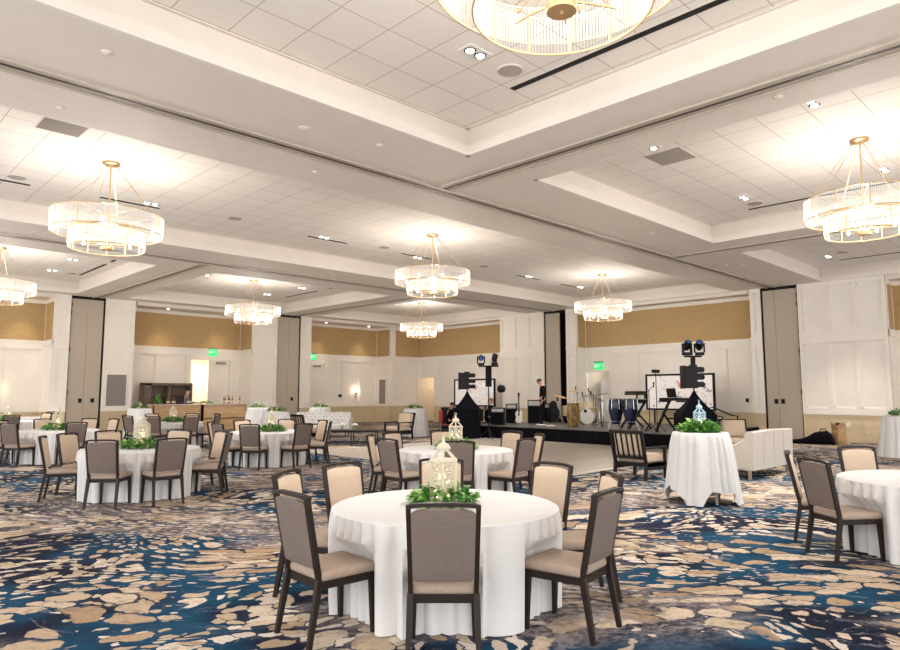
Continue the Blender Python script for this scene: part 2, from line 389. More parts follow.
def wall_sec(side, base, s0, s1, kind, n=2, zmin=0, top=H1 + .3, back=.25):
    T = (TL if side == 'left' else TR)(base)
    o = MB(T).box(s0, s1, -back, 0, zmin, top).build('wall_' + side, M_wall, kind='structure')
    if zmin == 0:
        m = MB(T); m.box(s0, s1, 0, .02, 0, .86); m.box(s0, s1, 0, .045, 0, .14); panels(m, s0 + .0, s1, .14, .86, n, .09, .04)
        m.build('wainscot', M_wains, o)
        MB(T).box(s0, s1, 0, .065, .86, .955).build('chair_rail', M_wall, o)
        m = MB(T); panels(m, s0, s1, .955, 3.34, n); m.build('panel_moulding', M_wall, o)
    else:
        m = MB(T); panels(m, s0, s1, zmin, 3.34, 1, .09) if 3.34 - zmin > .3 else m.box(s0, s1, 0, .028, zmin, 3.34); m.build('panel_moulding', M_wall, o)
    m = MB(T); m.box(s0, s1, 0, .05, 3.34, 3.53); m.box(s0, s1, 0, .075, 3.48, 3.55); m.build('picture_rail', M_wall, o)
    if kind == 'col':
        m = MB(T); panels(m, s0, s1, 3.55, H1 - .03, n); m.box(s0, s1, 0, .05, H1 - .10, H1); m.build('panel_moulding', M_wall, o)
    else:
        MB(T).box(s0, s1, 0, .012, 3.55, 5.0).build('wallpaper', M_paper, o)
        m = MB(T); m.box(s0, s1, 0, .05, 4.98, 5.1); m.box(s0, s1, 0, .10, 5.06, 5.12); m.build('crown', M_wall, o)
    return o
def niche_return(side, s, base, backp, sgn):
    """the short wall between a column face and the set-back wall; sgn is the side the room lies on"""
    a, b = (s - .10, s + .006) if sgn > 0 else (s - .006, s + .10)
    lo, hi = 0, backp - base
    T = (lambda p: Vector((SL_(p[0]), base + p[1], p[2]))) if side == 'left' else (lambda p: Vector((base + p[1], SR_(p[0]), p[2])))
    o = MB(T).box(a, b, lo, hi, 0, H1 + .3).build('wall_' + side, M_wall, kind='structure')
    f0, f1 = (s, s + .012) if sgn > 0 else (s - .012, s)
    k = lambda t: (s, s + t + .006) if sgn > 0 else (s - t - .006, s)
    MB(T).box(*k(.012), .06, hi - .05, 3.55, 5.0).build('wallpaper', M_paper, o)
    MB(T).box(*k(.03), 0, hi, 0, .86).build('wainscot', M_wains, o)
    m = MB(T); m.box(*k(.05), 0, hi, .86, .955); m.box(*k(.05), 0, hi, 3.34, 3.55); m.box(*k(.05), 0, hi, 4.98, 5.12)
    m.box(*k(.02), hi - .06, hi, .955, 5.0); m.box(*k(.02), 0, .06, .955, 5.0)
    m.build('panel_moulding', M_wall, o)
# left wall, running along X
wall_sec('left', YB, X0, 6.83, 'rec', 8)
wall_sec('left', YL, 6.83, 7.35, 'col', 1, back=.5); niche_return('left', 6.83, YL, YB, -1)
wall_sec('left', YL, 8.56, 9.66, 'col', 1, back=.5); niche_return('left', 9.66, YL, YB, 1)
wall_sec('left', YB, 9.66, 12.42, 'rec', 2); wall_sec('left', YB, 12.42, 14.42, 'rec', 1, zmin=3.10); wall_sec('left', YB, 14.42, 14.82, 'rec', 1)
wall_sec('left', YL, 14.82, 16.04, 'col', 1, back=.5); niche_return('left', 14.82, YL, YB, -1)
wall_sec('left', YL, 17.29, 17.88, 'col', 1, back=.5); niche_return('left', 17.88, YL, YB, 1)
wall_sec('left', YB, 17.88, 18.44, 'rec', 1); wall_sec('left', YB, 18.44, 19.5, 'rec', 1, zmin=3.10); wall_sec('left', YB, 19.5, 22.88, 'rec', 3)
wall_sec('left', YL, 22.88, 23.18, 'col', 1, back=1.2); niche_return('left', 22.88, YL, YB, -1)
wall_sec('left', YL + .06, 23.18, XB, 'rec', 1)
# right wall, running along Y
wall_sec('right', XB, 27.92, YB, 'rec', 1); wall_sec('right', XB, 26.62, 27.92, 'rec', 1, zmin=2.40); wall_sec('right', XB, 21.22, 26.62, 'rec', 4)
wall_sec('right', XR, 18.6, 21.22, 'col', 3, back=.5); niche_return('right', 21.22, XR, XB, 1)
wall_sec('right', XR, 16.85, 17.38, 'col', 1, back=.5); niche_return('right', 16.85, XR, XB, -1)
wall_sec('right', XB, 15.62, 16.85, 'rec', 1, zmin=2.48); wall_sec('right', XB, 9.43, 15.62, 'rec', 5)
wall_sec('right', XR, 9.07, 9.43, 'col', 1, back=.5); niche_return('right', 9.43, XR, XB, 1)
wall_sec('right', XR, 5.3, 7.86, 'col', 3, back=.5); niche_return('right', 5.3, XR, XB, -1)
wall_sec('right', XB, -2, 5.3, 'rec', 5); wall_sec('right', XR, Y0, -2, 'col', 3)
# lower ceilings over the recesses
for (a, b) in ((X0, 6.83), (9.66, 14.82), (17.88, 22.88), (23.18, XB)): MB().box(a, b, YL, YB, 5.11, H1 + .05).build('ceiling', M_soffit, kind='structure')
for (a, b) in ((21.22, YL), (9.43, 16.85), (-2, 5.3)): MB().box(XR, XB, a, b, 5.11, H1 + .05).build('ceiling', M_soffit, kind='structure')
# doors: store bays for the folding partitions
dn = 0
def pocket_door(side, base, s0, s1, leaves, gap=None, rot=0):
    global dn; dn += 1
    T = (TL if side == 'left' else TR)(base)
    o = MB(T).box(s0, s1, -.5, -.42, 0, H1 + .2).box(s0, s1, -.42, .0, H1 - .06, H1 + .2).box(s0, s0 + .035, -.42, .0, 0, H1).box(s1 - .035, s1, -.42, .0, 0, H1).build('door_%d' % dn, M_black, kind='structure')
    for (a, b, hs) in leaves:
        l = MB(T).box(a, b, -.09, -.03, .02, H1 - .10).build('leaf', M_part, o)
        if hs is not None: MB(T).box(hs - .06, hs + .06, -.03, -.015, 1.20, 1.36).build('flush_pull', M_black, l)
        for z in (1.6, 3.2, 4.6, 4.95):
            pass
    return o
pocket_door('left', YL, 7.35, 8.56, [(7.39, 7.945, 7.84), (7.955, 8.50, 8.27)])
pocket_door('left', YL, 16.04, 17.29, [(16.10, 16.67, None), (16.68, 17.25, 16.92)])
pocket_door('right', XR, 17.38, 18.6, [(17.78, 18.55, None)])
pocket_door('right', XR, 7.86, 9.07, [(8.63, 9.02, 8.72), (7.90, 8.62, 8.50)])
MB(TR(XR)).box(17.90, 17.97, -.03, -.012, 1.2, 1.4).build('wall_plate', M_black)
tag(bpy.data.objects['wall_plate'], 'small black plate on the grey partition leaf behind the drum kit', 'plate')
for (s, z) in ((7.93, 4.9), (7.93, 4.6), (7.93, 3.0), (7.93, 1.6)):
    h = MB(TR(XR)).box(7.885, 7.915, -.03, .0, z - .08, z + .08).build('hinge', M_black); h.parent = bpy.data.objects['door_4']
for z in (4.9, 4.6, 3.2, 1.6):
    h = MB(TL(YL)).box(7.375, 7.405, -.03, .0, z - .08, z + .08).build('hinge', M_black); h.parent = bpy.data.objects['door_1']
    h = MB(TL(YL)).box(17.235, 17.265, -.03, .0, z - .08, z + .08).build('hinge', M_black); h.parent = bpy.data.objects['door_2']
# service door behind the bar: open leaf side shows a lit corridor
T = TL(YB)
o = MB(T).box(12.42, 12.50, -.25, .05, 0, 3.10).box(14.33, 14.42, -.25, .05, 0, 3.10).box(12.42, 14.42, 0, .05, 3.04, 3.14).build('door_5', M_wall, kind='structure')
lf = MB(T).box(13.37, 14.335, -.12, -.06, .01, 3.04).build('leaf', M_wall, o); MB(T).box(13.7, 14.15, -.06, .02, 2.88, 2.97).build('door_closer', M_metal, lf)
lf2 = MB().box(12.44, 12.50, YB + .12, YB + 1.0, .01, 3.04).build('leaf', M_wall, o)
m = MB(); m.box(11.9, 12.4, YB + .25, YB + 3.2, 0, 3.3); m.box(14.45, 14.6, YB + .25, YB + 3.2, 0, 3.3); m.box(11.9, 14.6, YB + 3.2, YB + 3.3, 0, 3.3); m.box(11.9, 14.6, YB + .25, YB + 3.3, 3.3, 3.4)
m.build('wall_back', M_cor, kind='structure'); MB().box(11.9, 14.6, YB + .29, YB + 3.3, -.1, 0).build('floor', M_carpet, kind='structure')
l = bpy.data.lights.new('corridor_lamp', 'AREA'); l.energy = 80; l.size = 1.2; l.color = (1, .90, .76); lo = bpy.data.objects.new('corridor_lamp', l); COL.objects.link(lo); lo.location = (13.3, YB + 1.9, 3.25)
t = thing('framed_picture', 'framed picture seen through the open service door behind the bar', 'picture', (13.6, YB + 3.17, 1.5))
MB().box(-.3, .3, -.03, .0, -.55, .55).build('frame', M_walnut, t); MB().box(-.24, .24, -.04, -.03, -.49, .49).build('picture', mat('orange_print', (.6, .35, .15), vary=.5, scale=4), t)
# narrow exit door
o = MB(T).box(18.44, 18.52, -.25, .05, 0, 3.10).box(19.42, 19.5, -.25, .05, 0, 3.10).box(18.44, 19.5, 0, .05, 3.04, 3.14).build('door_6', M_wall, kind='structure')
lf = MB(T).box(18.52, 19.42, -.08, -.03, .01, 3.04).build('leaf', M_wall, o); MB(T).box(18.85, 19.25, -.03, .05, 2.88, 2.97).build('door_closer', M_metal, lf)
# doorway near the corner and the alcove by the drums
m = MB(); m.box(XB + .2, XB + 2.2, 27.95, 28.1, 0, 2.6); m.box(XB + .25, XB + 2.2, 26.4, 26.58, 0, 2.6); m.box(XB + 2.2, XB + 2.3, 26.4, 28.1, 0, 2.6); m.box(XB + .25, XB + 2.3, 26.4, 28.1, 2.5, 2.6)
m.build('wall_back', M_cor, kind='structure'); MB().box(XB + .29, XB + 2.3, 26.4, 28.1, -.1, 0).build('floor', M_carpet, kind='structure')
point('side_room_lamp', None, (XB + 1.2, 27.2, 2.3), 9, (1, .85, .68), .1)
m = MB(); m.box(XB + .2, XB + 1.9, 16.88, 17.0, 0, 2.7); m.box(XB + .25, XB + 1.9, 15.45, 15.6, 0, 2.7); m.box(XB + 1.9, XB + 2.0, 15.45, 17.0, 0, 2.7); m.box(XB + .25, XB + 2.0, 15.45, 17.0, 2.6, 2.7)
m.build('wall_back', M_wall, kind='structure'); MB().box(XB + .29, XB + 2.0, 15.45, 17.0, -.1, 0).build('floor', M_carpet, kind='structure')
point('alcove_lamp', None, (XB + .9, 16.1, 2.5), 5, (1, .93, .8), .1)
tag(MB().lathe([(.42, 0), (.42, 2.15)], n=28).build('white_round_screen', M_linen, sm=True), 'white curved screen standing in the doorway behind the drums', 'screen', loc=(XB + 1.0, 16.25, 0))

# ------------------------------------------------------------------ dance floor and stage
DF = MB().box(9.9, 17.4, 7.68, 15.6, 0, .018).build('dance_floor', M_dance, kind='structure')
m = MB(); m.box(9.8, 9.9, 7.58, 15.7, 0, .02); m.box(9.8, 17.4, 7.58, 7.68, 0, .02); m.box(9.8, 17.4, 15.6, 15.7, 0, .02); m.build('edge_strip', M_trimw, DF)
st = thing('stage', 'low black stage platform with pleated skirt carrying the band equipment', 'stage', (0, 0, 0))
SZ = .42
MB().box(17.45, 23.4, 8.95, 17.0, .30, SZ).build('deck', M_stage, st)
m = MB(); pts = []
def skirt(p0, p1, n):
    p0, p1 = Vector(p0), Vector(p1); d = (p1 - p0); nrm = Vector((d.y, -d.x, 0)).normalized()
    rows = []
    for z in (.005, SZ - .01):
        rows.append([p0 + d * (i / n) + nrm * (.012 * (i % 2)) + Vector((0, 0, z)) for i in range(n + 1)])
    for i in range(n): m.quad(rows[0][i], rows[0][i + 1], rows[1][i + 1], rows[1][i])
skirt((17.43, 17.02, 0), (17.43, 8.93, 0), 160); skirt((23.4, 17.02, 0), (17.43, 17.02, 0), 90); skirt((17.43, 8.93, 0), (23.4, 8.93, 0), 90)
m.build('skirt', M_cloth_b, st, rec=False)

# ------------------------------------------------------------------ chandeliers
def make_chandelier(label):
    t = thing('chandelier', label, 'chandelier', (0, 0, 0), 0, 'two-tier drum chandeliers')
    MB().lathe([(.16, 0), (.16, -.03), (.14, -.05), (.04, -.06)], n=28).build('canopy', M_brass, t, True)
    MB().lathe([(.016, -.05), (.016, -1.62)], n=8).build('centre_rod', M_brass, t, True)
    tiers = ((.975, -.98, -1.31, 210), (.66, -1.26, -1.58, 150))
    for k in range(6):
        a = 2 * PI * (k + .3) / 6
        MB().bar((.1 * math.cos(a), .1 * math.sin(a), -.05), (.97 * math.cos(a), .97 * math.sin(a), -.98), .008).build('suspension_cable', M_brass, t)
    for R_, z1, z0, n in tiers:
        m = MB(); m.ring((0, 0, z1), R_, .008, 64, 6); m.ring((0, 0, z0), R_, .010, 64, 6)
        for k in range(12):
            a = 2 * PI * k / 12; m.bar((R_ * math.cos(a), R_ * math.sin(a), z0), (R_ * math.cos(a), R_ * math.sin(a), z1), .012)
        for k in range(6):
            a = 2 * PI * k / 6; m.bar((0, 0, z1 + .02), (R_ * math.cos(a), R_ * math.sin(a), z1), .008)
        fr = m.build('drum_frame', M_brass, t)
        m = MB()
        for k in range(n):
            a = 2 * PI * k / n; c, s_ = math.cos(a), math.sin(a); r = .0095 * R_ / .975
            rr = R_ - .012
            pr = [(rr * c + r * math.cos(b + a), rr * s_ + r * math.sin(b + a)) for b in (0, PI / 2, PI, 3 * PI / 2)]
            m.poly(pr, z0 + .01, z1 - .01)
        m.build('glass_rod_shade', M_rod, t)
    MB().lathe([(.01, -1.60), (.11, -1.60), (.12, -1.57), (.12, -1.545), (.03, -1.53)], n=24).build('hub', M_brass, t, True)
    for R_, z, n in ((.46, -1.47, 6), (.78, -1.20, 8)):
        for k in range(n):
            a = 2 * PI * (k + .5) / n; c, s_ = math.cos(a), math.sin(a)
            ar = MB().bar((.06 * c, .06 * s_, z - .03 if R_ < .5 else z), (R_ * c, R_ * s_, z - .03), .012).build('arm', M_brass, t)
            MB().ball((R_ * c, R_ * s_, z + .0), .026, 8, 1.3).build('bulb', M_bulb, ar, True)
    point('chandelier_light', t, (0, 0, -1.38), CHANDELIER_W, WARM, .12)
    return t
ch = None
CH = [(3.86, 2.76, 'largest gold-rimmed glass-rod chandelier, hanging overhead and cut by the top edge'),
      (12.15, 2.83, 'gold-rimmed glass chandelier hanging over the settee and draped high table'),
      (3.78, 12.6, 'gold-rimmed glass chandelier hanging over the bar-side round tables, beside the dark ceiling slot'),
      (11.65, 12.55, 'gold-rimmed glass chandelier hanging in the middle of the room, over the round tables'),
      (19.9, 12.7, 'gold-rimmed glass chandelier hanging over the stage and drum kit'),
      (3.9, 22.3, 'gold-rimmed glass chandelier cut by the side of the picture beyond the first partition door'),
      (11.75, 22.3, 'gold-rimmed glass chandelier hanging before the bar and the service door'),
      (20.3, 22.6, 'smallest gold-rimmed glass chandelier, hanging before the far corner of the room')]
for x, y, lb in CH:
    if ch is None: ch = make_chandelier(lb); ch.location = (x, y, H2 + .28)
    else:
        d = dup(ch, (x, y, H2), .2 * x, lb)
        if y < 5: d.scale = (.88, .88, 1)
        elif x < 5: d.scale = (.94, .94, 1)

# ------------------------------------------------------------------ ceiling fittings
bay = lambda x, y: ('near' if x < 8 else 'middle' if x < 16.5 else 'far') + ' ' + ('open-floor' if y < 8 else 'central' if y < 18 else 'bar-side') + ' ceiling bay'
def dual_spot(x, y, lab):
    t = thing('recessed_spotlight', lab, 'downlight', (x, y, H2), 0, 'twin recessed ceiling spotlights')
    m = MB(); m.box(-.19, .19, -.11, .11, -.012, 0); m.build('trim_plate', M_white, t)
    for s in (-1, 1):
        MB().lathe([(.075, -.013), (.075, -.02)], (s * .09, 0, 0), 16).build('gimbal', M_black, t)
        MB().lathe([(.052, -.02), (.045, -.028)], (s * .09, 0, 0), 14).build('lamp', M_lens, t)
    point('spot_light', t, (0, 0, -.06), SPOT_W, (1, .93, .85), .06, 75)
    return t
SP = [(5.62, 5.3, 'beside the round speaker and long slot of the overhead bay'), (9.98, 5.36, 'next to the square grey return grille'), (10.08, 2.9, 'nearest the beam above the settee, alone on its tile'),
      (14.07, 5.46, 'by the speaker and thin slot over the settee bay'), (14.13, 2.92, 'just above the chandelier by the picture edge'),
      (5.26, 14.72, 'above the slot next to the bar-side chandelier'), (5.9, 25.25, 'beside the speaker near the first partition door'), (5.85, 22.69, 'just under the big bar-side chandelier'),
      (9.75, 14.75, 'over the first slot of the middle bay'), (13.3, 15.0, 'beside the middle chandelier canopy'), (18.32, 14.7, 'over the slot above the speaker tent'),
      (21.62, 14.8, 'over the last slot by the stage chandelier'), (9.98, 22.5, 'in the corner of the bay before the bar'), (13.85, 25.13, 'between bar chandelier and slot, nearer the wall'), (13.98, 22.62, 'beside the slot right of the bar chandelier'),
      (22.08, 6.16, 'beside the speaker above the panelled white wall')]
for i, (x, y, lb) in enumerate(SP):
    if i == 0: sp0 = dual_spot(x, y, 'twin recessed ceiling spotlight ' + lb)
    else: dup(sp0, (x, y, H2), 0, 'twin recessed ceiling spotlight ' + lb)
SL = [((6.67, 5.62), (6.72, 1.4), .066, 'long wide black slot diffuser crossing behind the overhead chandelier'),
      ((4.32, 15.0), (5.55, 15.0), .06, 'black slot diffuser behind the big bar-side chandelier cables'), ((2.0, 15.1), (3.05, 15.1), .06, 'black slot diffuser at the picture edge beneath the round speaker'),
      ((9.39, 14.95), (10.64, 14.95), .055, 'black slot diffuser in the middle bay nearest the bar-side chandelier'), ((12.59, 14.9), (13.81, 14.9), .055, 'black slot diffuser crossing the middle chandelier cables'),
      ((17.86, 14.88), (19.18, 14.88), .055, 'thin black slot diffuser above the speaker tent'), ((20.56, 14.95), (21.89, 14.95), .055, 'thin black slot diffuser next to the stage chandelier'),
      ((6.86, 25.62), (6.84, 22.87), .06, 'dark slanting slot diffuser pointing to the first partition door'), ((6.84, 22.3), (6.84, 21.93), .06, 'short dark slot diffuser just under the bar-side chandelier'),
      ((14.85, 25.35), (14.9, 22.9), .055, 'thin dark slot diffuser above the second partition door'), ((14.85, 22.0), (14.85, 21.58), .055, 'short thin slot diffuser beside the one above the second partition door'),
      ((15.1, 5.77), (15.1, 1.6), .055, 'thin black slot diffuser running behind the settee chandelier'), ((23.0, 6.1), (22.95, 3.0), .05, 'thin black slot diffuser above the panelled white wall')]
for a, b, wd, lb in SL:
    wd *= 1.35
    x0, x1 = sorted((a[0], b[0])); y0, y1 = sorted((a[1], b[1]))
    if x1 - x0 < y1 - y0: x = (x0 + x1) / 2; x0, x1 = x - wd / 2, x + wd / 2
    else: y = (y0 + y1) / 2; y0, y1 = y - wd / 2, y + wd / 2
    t = thing('ceiling_diffuser', lb, 'air diffuser', ((x0 + x1) / 2, (y0 + y1) / 2, H2)); dx, dy = (x1 - x0) / 2, (y1 - y0) / 2
    MB().box(-dx, dx, -dy, dy, -.014, 0).build('slot', M_black, t)
    m = MB(); m.box(-dx - .02, dx + .02, -dy - .02, -dy, -.005, 0); m.box(-dx - .02, dx + .02, dy, dy + .02, -.005, 0); m.box(-dx - .02, -dx, -dy, dy, -.005, 0); m.box(dx, dx + .02, -dy, dy, -.005, 0); m.build('frame', M_fascia, t)
SK = [(6.27, 5.3, 'by the overhead chandelier'), (2.75, 14.71, 'over the slot at the bar-side picture edge'), (7.16, 14.61, 'between bar-side chandelier and beam'), (11.69, 14.59, 'nearest the middle chandelier, on its bar side'),
      (16.3 - .5, 14.55, 'past the middle chandelier'), (6.55, 25.4, 'near the first partition door'), (14.69, 5.47, 'beside the settee chandelier'), (21.74, 5.69, 'above the panelled white wall')]
for i, (x, y, lb) in enumerate(SK):
    if i == 0:
        sk0 = thing('ceiling_speaker', '', 'speaker', (x, y, H2), 0, 'round flush ceiling speakers')
        MB().lathe([(.17, 0), (.17, -.01), (.155, -.014)], n=28).build('bezel', M_fascia, sk0); MB().lathe([(.15, -.010), (.15, -.018)], n=28).build('grille', mat('speaker_mesh', (.42, .38, .34), .8, vary=.1, scale=120), sk0)
        t = sk0
    else: t = dup(sk0, (x, y, H2), 0)
    t['label'] = 'round flush ceiling speaker ' + lb
for x, y, lb, g in ((10.68, 5.38, 'square grey return air grille in the tiled bay over the draped high table', .32), (2.68, 11.37, 'grey return air grille at the beam edge above the bar-side tables', .3)):
    t = thing('ceiling_grille', lb, 'air grille', (x, y, H2)); MB().box(-g - .02, g + .02, -g - .02, g + .02, -.008, 0).build('frame', M_soffit, t)
    m = MB()
    for k in range(14): m.box(-g, g, -g + k * 2 * g / 14 + .005, -g + (k + 1) * 2 * g / 14 - .012, -.014, -.006)
    m.build('louvres', mat('grille_grey', (.30, .27, .24), .6), t)
DC = [(2.15, 7.52, 'first'), (2.2, 9.47, ''), (4.82, 7.82, ''), (5.96, 7.6, ''), (5.96, 9.3, ''), (18.95, 7.98, ''), (19.3, 7.6, ''), (8.5, 2.83, ''), (10.26, 9.33, ''), (13.91, 7.5, ''), (14.8, 9.37, ''), (11.67, 17.16, '')]
LDC = ['nearest the top edge', 'second along the beam, on its far side', 'largest, before the inner tray corner', 'small, near the tray corner', 'small, on the lit side under the tray', 'larger one above the far partition door', 'smaller one above the far partition door',
       'in the cross beam near the settee chandelier', 'in the long beam past the track junction', 'in the long beam before the cross track', 'in the long beam above the stage', 'in the second long beam']
for i, ((x, y, _), lb) in enumerate(zip(DC, LDC)):
    r = .085 if i in (2, 5, 11) else .055
    tag(MB().lathe([(r, 0), (r, -.012), (r * .6, -.025), (r * .3, -.03)], n=20).build('smoke_detector', M_fascia, sm=True), 'round white detector disc in the ceiling beam, ' + lb, 'detector', 'detector discs in the beams', (x, y, H1))
# downlights that wash the tan wallpaper
WW = [(5.9, 28.3, 'at the bar-side picture edge'), (11.0, 28.25, 'over the back bar cabinet'), (13.55, 28.25, 'over the service door'), (18.9, 28.25, 'over the narrow exit door'), (21.6, 28.25, 'over the wall sconce')]
for i, (x, y, lb) in enumerate(WW):
    if i == 0:
        t = w0 = thing('recessed_downlight', '', 'downlight', (x, y, 5.11), 0, 'round downlights washing the tan wallpaper')
        MB().lathe([(.075, 0), (.075, -.008), (.055, -.012)], n=20).build('trim_ring', M_white, t); MB().lathe([(.05, -.011), (.05, -.015)], n=16).build('lamp', M_lens, t)
        point('wash_light', t, (0, .0, -.06), WALLWASH_W, (1, .82, .58), .06, 62, (R(17), 0, 0), 1)
    else: t = dup(w0, (x, y, 5.11), 0)
    t['label'] = 'small round recessed downlight in the low soffit ' + lb

# ------------------------------------------------------------------ wall fittings
def exit_sign(loc, rz, lab):
    t = thing('exit_sign', lab, 'exit sign', loc, rz, 'green exit signs'); M_ = mat('sign_housing', (.25, .25, .24), .4)
    MB().box(-.22, .22, -.04, .0, .13, .19).build('housing', M_, t); MB().box(-.19, .19, -.035, -.01, -.15, .13).build('face', M_green, t)
    m = MB(); y0, y1 = -.040, -.036
    def L(x, segs):
        for a in segs: m.box(x + a[0], x + a[1], y0, y1, a[2], a[3])
    L(-.155, [(0, .014, -.06, .06), (0, .05, .046, .06), (0, .045, -.007, .007), (0, .05, -.06, -.046)])
    for s in (-1, 1): m.bar((-.085, y0 + .002, -.06 * s), (-.035, y0 + .002, .06 * s), .014, .004, up=(0, 1, 0))
    L(.005, [(0, .014, -.06, .06)]); L(.045, [(0, .06, .046, .06), (.023, .037, -.06, .06)])
    m.build('lettering', M_letter, t)
    return t
exit_sign((13.38, YB - .06, 3.40), 0, 'green exit sign over the service door behind the bar')
exit_sign((18.66, YB - .06, 3.40), 0, 'green exit sign over the narrow closed door near the tufted sofa')
exit_sign((XB - .06, 16.13, 2.74), -PI / 2, 'green exit sign over the doorway behind the drum kit')
def sconce(x, lab):
    t = thing('wall_sconce', lab, 'sconce', (x, YB - .03, 1.35), 0)
    MB().box(-.04, .04, -.02, .0, -.12, .2).build('backplate', M_brass, t); MB().lathe([(.03, -.05), (.05, .05), (.03, .07)], (0, -.09, .2), 14).build('cup', M_frame, t, True)
    MB().ball((0, -.09, .30), .028, 10, 1.3).build('bulb', mat('sconce_bulb', (1, .9, .75), emit=6, emit_col=(1, .86, .66)), t, True); point('sconce_light', t, (0, -.14, .33), 5, (1, .8, .55), .05)
sconce(21.4, 'slim lit wall sconce on the white panelling near the far corner')
sconce(5.2, 'lit wall sconce at the bar-side edge of the picture')
for s, d, z0, z1, lb in ((8.97, YL, 1.03, 2.28, 'large grey mesh panel let into the white column beside the first partition door'),):
    t = thing('wall_grille', lb, 'speaker grille', (s, d - .028, 0)); MB().box(-.36, .36, -.012, .0, z0, z1).build('mesh', M_grey, t)
    m = MB(); m.box(-.39, .39, -.02, 0, z0 - .03, z0); m.box(-.39, .39, -.02, 0, z1, z1 + .03); m.box(-.39, -.36, -.02, 0, z0, z1); m.box(.36, .39, -.02, 0, z0, z1); m.build('frame', M_wall, t)
t = thing('wall_grille', 'narrow grey mesh panel on the side of the corner pillar past the sconce', 'speaker grille', (22.79, 28.50, 0), -PI / 2); MB().box(-.27, .27, -.035, .0, .98, 2.28).build('mesh', M_grey, t)
m = MB(); m.box(-.3, .3, -.04, 0, .94, .98); m.box(-.3, .3, -.04, 0, 2.28, 2.32); m.box(-.3, -.27, -.04, 0, .98, 2.28); m.box(.27, .3, -.04, 0, .98, 2.28); m.build('frame', M_wall, t)
for n, base, s, z, w, mm, lb in (('left', YB, 20.45, 1.42, .10, M_black, 'small black control panel beside the lit sconce'), ('right', XB, 9.95, 1.30, .05, M_black, 'small dark switch plate on the wall near the stair rail'), ('right', XR, 6.55, .55, .06, M_wall, 'white wall socket above the paper bag'),
                            ('right', XR, 7.0, .12, .07, M_metal, 'small grey box on the floor edge beside the paper bag')):
    T = (TL if n == 'left' else TR)(base); o = MB(T).box(s - w, s + w, .03, .055, z - .07, z + .07).build('wall_plate', mm); tag(o, lb, 'wall plate')

# ------------------------------------------------------------------ chairs
def make_chair():
    t = thing('banquet_chair', '', 'chair', group='banquet chairs round the tables')
    m = MB(); m.box(-.215, .215, -.20, .24, .385, .455, bev=.028, seg=3); m.build('seat_cushion', M_seat, t, True)
    m = MB()   # apron under the seat
    m.box(-.205, .205, .195, .225, .345, .392); m.box(-.205, .205, -.205, -.175, .345, .392); m.box(-.21, -.18, -.2, .22, .345, .392); m.box(.18, .21, -.2, .22, .345, .392)
    m.build('seat_frame', M_frame, t)
    for s in (-1, 1):
        MB().bar((s * .19, .205, .35), (s * .198, .215, 0), .038, .038, w1=.028, h1=.028).build('leg', M_frame, t)
        MB().bar((s * .195, -.20, .40), (s * .205, -.27, 0), .038, .042, w1=.028, h1=.03).build('leg', M_frame, t)
    zt, yt = .925, -.305
    bk = lambda z: -.205 - (z - .42) * (.10 / .5)
    m = MB()
    for s in (-1, 1):
        m.loft([[(s * xw + a, bk(z) + b, z) for a, b in ((-.014, -.018), (.014, -.018), (.014, .018), (-.014, .018))] for z, xw in ((.37, .192), (.6, .196), (.75, .200), (.905, .204))])
    n = 12; rings = []   # arched crest rail
    for i in range(n + 1):
        u = -1 + 2 * i / n; x = u * .218; z = .898 + .018 * (1 - u ** 4); y = bk(z) - .012 * (1 - u * u)
        rings.append([(x, y - .021, z - .0), (x, y + .021, z - .0), (x, y + .021, z + .023), (x, y - .021, z + .023)])
    m.loft(rings); m.build('back_frame', M_frame, t)
    # padded back: cream in front, taupe behind
    def pad(y0, y1, name, mm, bow):
        g = MB(); R_ = []
        nx = 10
        for j, z in enumerate([.475, .49, .56, .64, .72, .80, .87, .884]):
            e = .012 if j in (0, 7) else 0; wz = .179 + .010 * (z - .47) / .4 - e
            f = []; r = []
            for i in range(nx + 1):
                u = -1 + 2 * i / nx; zz = z + (.014 * (1 - u ** 4) if z > .7 else 0) * ((z - .7) / .16 if z > .7 else 0)
                k = bow * (1 - abs(u) ** 4) * (.3 if j in (0, 7) else 1)
                yy = bk(z) - .012 * (1 - u * u) * (z - .42) / .5
                f.append((u * wz, yy + y1 + (k if y1 > 0 else 0), zz)); r.append((u * wz, yy + y0 - (k if y0 < 0 else 0), zz))
            R_.append(f + r[::-1])
        g.loft(R_); return g.build(name, mm, t, True)
    pad(-.002, .018, 'backrest', M_cream, .022); pad(-.020, -.002, 'back_panel', M_taupe, .006)
    return t
TH = .715
TABLES = {'A': (3.65, 3.78), 'B': (7.28, 7.31), 'C': (3.91, 10.87), 'D': (4.4, 17.54), 'E': (8.01, 19.86), 'F': (7.65, 13.53), 'G': (8.16, 1.42), 'I': (4.69, 24.07), 'J': (5.86, 30.47 - 3.2)}
TN = {'A': 'the nearest round table', 'B': 'the round table by the wood floor', 'C': 'the front bar-side round table', 'D': 'the round table by the first partition door', 'E': 'the round table facing the bar',
      'F': 'the round table before the tufted sofa', 'G': 'the round table cut off beside the settee', 'I': 'the far round table at the picture edge', 'J': 'the farthest round table'}
